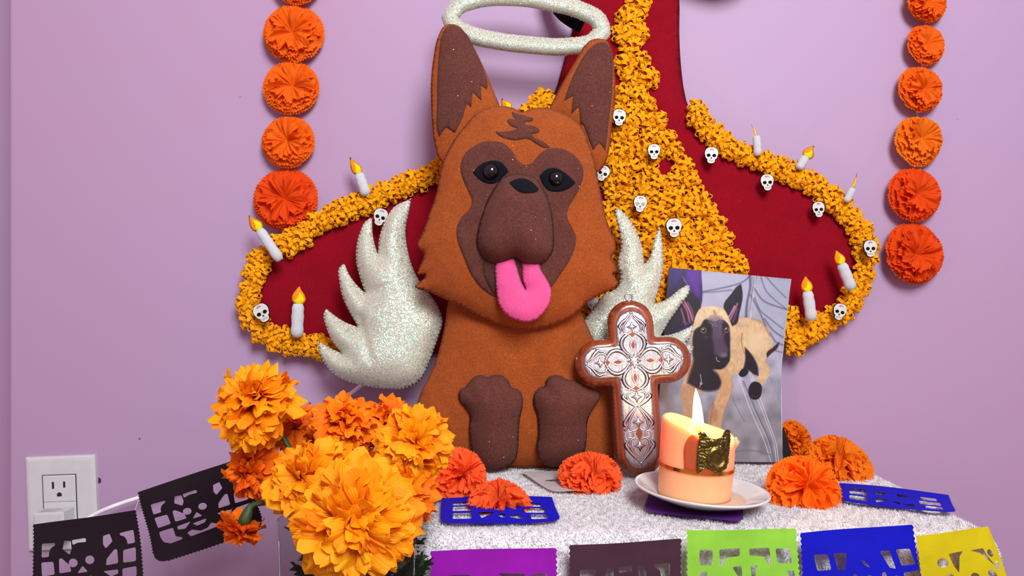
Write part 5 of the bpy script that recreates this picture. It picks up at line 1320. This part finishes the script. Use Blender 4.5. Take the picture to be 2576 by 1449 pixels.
FL = [(640, 1012, 106, 0.570, (-0.25, -0.75, 0.62), 'pet_y', 150, 'golden marigold sticking up highest on the left of the bouquet'),
      (628, 1178, 74, 0.580, (-0.6, -0.75, 0.1), 'pet_d', 100, 'deep orange marigold below the highest golden one at the left'),
      (742, 1075, 66, 0.620, (-0.1, -0.7, 0.7), 'pet_d', 80, 'deep orange marigold at the back between the highest and the middle flowers'),
      (868, 1068, 88, 0.590, (0.12, -0.62, 0.78), 'pet_o', 130, 'orange marigold at the top middle of the bouquet with open dark centre'),
      (972, 1058, 70, 0.620, (0.1, -0.5, 0.85), 'pet_o', 90, 'orange marigold at the top, behind the bright one on the right'),
      (1046, 1112, 92, 0.565, (0.35, -0.85, 0.35), 'pet_y', 140, 'bright golden marigold at the right of the bouquet, before the dog'),
      (772, 1205, 106, 0.545, (-0.25, -0.85, 0.4), 'pet_y', 150, 'golden marigold in the middle left, just above the vase rim'),
      (892, 1160, 72, 0.600, (0.0, -0.8, 0.6), 'pet_d', 80, 'deep orange marigold buried in the middle of the bouquet'),
      (1005, 1235, 100, 0.560, (0.45, -0.8, 0.25), 'pet_o', 130, 'orange marigold at the lower right, touching the towel'),
      (895, 1308, 148, 0.500, (0.05, -0.97, 0.12), 'pet_y', 200, 'largest golden marigold at the front, hanging over the vase')]
for a in FL: marigold(*a)
marigold(610, 1322, 62, 0.555, (-0.30, -0.25, -0.9), 'pet_d', 46, 'small drooping orange marigold seen from behind with green calyx, lowest left', True, 80, 1.0, True)

VS = thing('glass_vase', (VX, VY, VZ), 'clear square glass vase holding the marigolds', 'vase')
mb = MB(); w0, w1 = 0.044, 0.0475
mb.add([(x * w, y * w, z) for w, z in ((w0, 0), (w1, VH)) for x, y in ((-1, -1), (1, -1), (1, 1), (-1, 1))], [(k, (k + 1) % 4, 4 + (k + 1) % 4, 4 + k) for k in range(4)] + [(3, 2, 1, 0)])
put('glass_wall', mb.mesh('glass_wall', False), Matrix.Translation((VX, VY, VZ)), VS, MT['glass'])
mb = MB(); q = [(x * w1, y * w1, VH) for x, y in ((-1, -1), (1, -1), (1, 1), (-1, 1))]
for k in range(4): mb.tube([q[k], q[(k + 1) % 4]], 0.0011, 8)
for k in range(4): mb.tube([(q[k][0] * w0 / w1, q[k][1] * w0 / w1, 0.001), q[k]], 0.0009, 8)
put('rim', mb.mesh('rim'), Matrix.Translation((VX, VY, VZ)), VS, MT['glass'])
mb = MB(); wq = 0.0435; mb.add([(-wq, -wq, 0.07), (wq, -wq, 0.07), (wq, wq, 0.07), (-wq, wq, 0.07)], [(0, 1, 2, 3)]); put('water', mb.mesh('water', False), Matrix.Translation((VX, VY, VZ)), VS, MT['glass'])
# stool that carries the vase (below the frame)
st = thing('stool', (VX, VY, 0), 'low dark wooden stool under the glass vase', 'stool')
mb = MB(); mb.lathe([(0.0001, VZ - 0.03), (0.068, VZ - 0.03), (0.072, VZ - 0.025), (0.072, VZ - 0.005), (0.068, VZ), (0.0001, VZ)], 40); put('seat', mb.mesh('seat', False), Matrix.Translation((VX, VY, 0)), st, MT['table'])
for k in range(4):
    a = math.pi / 4 + k * math.pi / 2; mb = MB(); mb.tube([(VX - 0.02 + 0.05 * math.cos(a), VY + 0.05 * math.sin(a), VZ - 0.03), (VX - 0.02 + 0.06 * math.cos(a), VY + 0.06 * math.sin(a), 0)], 0.009, 10); put('leg', mb.mesh('leg'), None, st, MT['table'])

# ------------------------------------------------------------------ wall outlet, charger, cord
KO = 0.85 / F; oc = P(162, 1262, 0.85)
MO = Matrix.Translation(oc) @ Matrix.Rotation(math.pi / 2, 4, 'X') @ Matrix.Rotation(math.radians(2.2), 4, 'Z')
OUT = thing('wall_outlet', oc, 'white wall outlet plate with one three-hole socket, lower left', 'outlet')
def slab(w, h, z0, z1, bev):
    lp = [(-w, -h), (w, -h), (w, h), (-w, h)]; v = []; f = []
    for (s, z) in ((0, z0), (0, z1 - bev), (bev * 1.6, z1 - bev * 0.25), (bev * 3.5, z1)):
        v += [(x - math.copysign(s, x), y - math.copysign(s, y), z) for x, y in lp]
    for i in range(3):
        for k in range(4): f.append((i * 4 + k, i * 4 + (k + 1) % 4, (i + 1) * 4 + (k + 1) % 4, (i + 1) * 4 + k))
    f.append((12, 13, 14, 15)); f.append((3, 2, 1, 0)); return v, f
v, f = slab(87 * KO, 117 * KO, 0.0, 0.006, 0.0014); put('cover_plate', mesh('cover_plate', v, f, False), MO, OUT, MT['plastic'])
v, f = slab(41 * KO, 62 * KO, 0.005, 0.0072, 0.0005); MS = MO @ Matrix.Translation((-2 * KO, 9 * KO, 0))
so = put('socket', mesh('socket', v, f, False), MS, OUT, MT['plastic'])
mb = MB()
for (x0, y0, w, h) in ((0, 62.5, 84, 1.2), (0, -62.5, 84, 1.2), (-41.5, 0, 1.2, 125), (41.5, 0, 1.2, 125), (0, -4, 80, 0.7)): mb.box((x0 * KO, y0 * KO, 0.0062), (w * KO, h * KO, 0.0016 if h != 0.7 else 0.0022))
put('socket_gap', mb.mesh('socket_gap', False), MS, OUT, MT['slot'])
for (x, y, w, h) in ((-15, 37, 5, 17), (13, 38, 5, 15)):
    mb = MB(); mb.box((x * KO, y * KO, 0.0070), (w * KO, h * KO, 0.0010)); put('slot', mb.mesh('slot', False), MS, so, MT['slot'])
gp = [(-6, 0), (6, 0)] + [(6 * math.cos(a), 4 + 6 * math.sin(a)) for a in np.linspace(0, math.pi, 9)]
mb = MB(); k = len(gp); mb.add([(x * KO, (y + 9) * KO, 0.0075) for x, y in gp] + [(x * KO, (y + 9) * KO, 0.006) for x, y in gp], [tuple(range(k))] + [(i, k + i, k + (i + 1) % k, (i + 1) % k) for i in range(k)])
put('ground_hole', mb.mesh('ground_hole', False), MS, so, MT['slot'])
# phone charger in the lower socket
CH = thing('charger_plug', P(150, 1330, 0.83), 'white charger plug pushed into the lower half of the wall outlet', 'charger')
MG = MO @ Matrix.Translation((-4 * KO, -44 * KO, 0.008))
v, f = slab(37 * KO, 34 * KO, 0.0, 0.019, 0.0008); put('charger_body', mesh('charger_body', v, f, False), MG, CH, MT['plastic'])
mb = MB()
for i, w in enumerate((40, 52, 48, 30, 44)):
    mb.box(((-30 + w / 2) * KO, 34.1 * KO, 0.004 + i * 0.0026), (w * KO, 0.3 * KO, 0.0006))
put('printed_text', mb.mesh('printed_text', False), MG, CH, MT['print'])
cp_ = [P(190, 1325, 0.82), P(240, 1293, 0.822), P(300, 1268, 0.825), P(355, 1250, 0.83), P(480, 1215, 0.835), P(620, 1150, 0.843), P(760, 1070, 0.843), P(850, 1012, 0.840), P(895, 980, 0.828), P(930, 950, 0.822)]
q = resample(spline([tuple(p_) for p_ in cp_], closed=False), 0.006, False); mb = MB(); mb.tube([tuple(p_) for p_ in q], 0.0023, 10)
put('white_cord', mb.mesh('white_cord'), None, None, MT['cord'], 'white cord running from the charger along the wall behind the bouquet', 'cord')
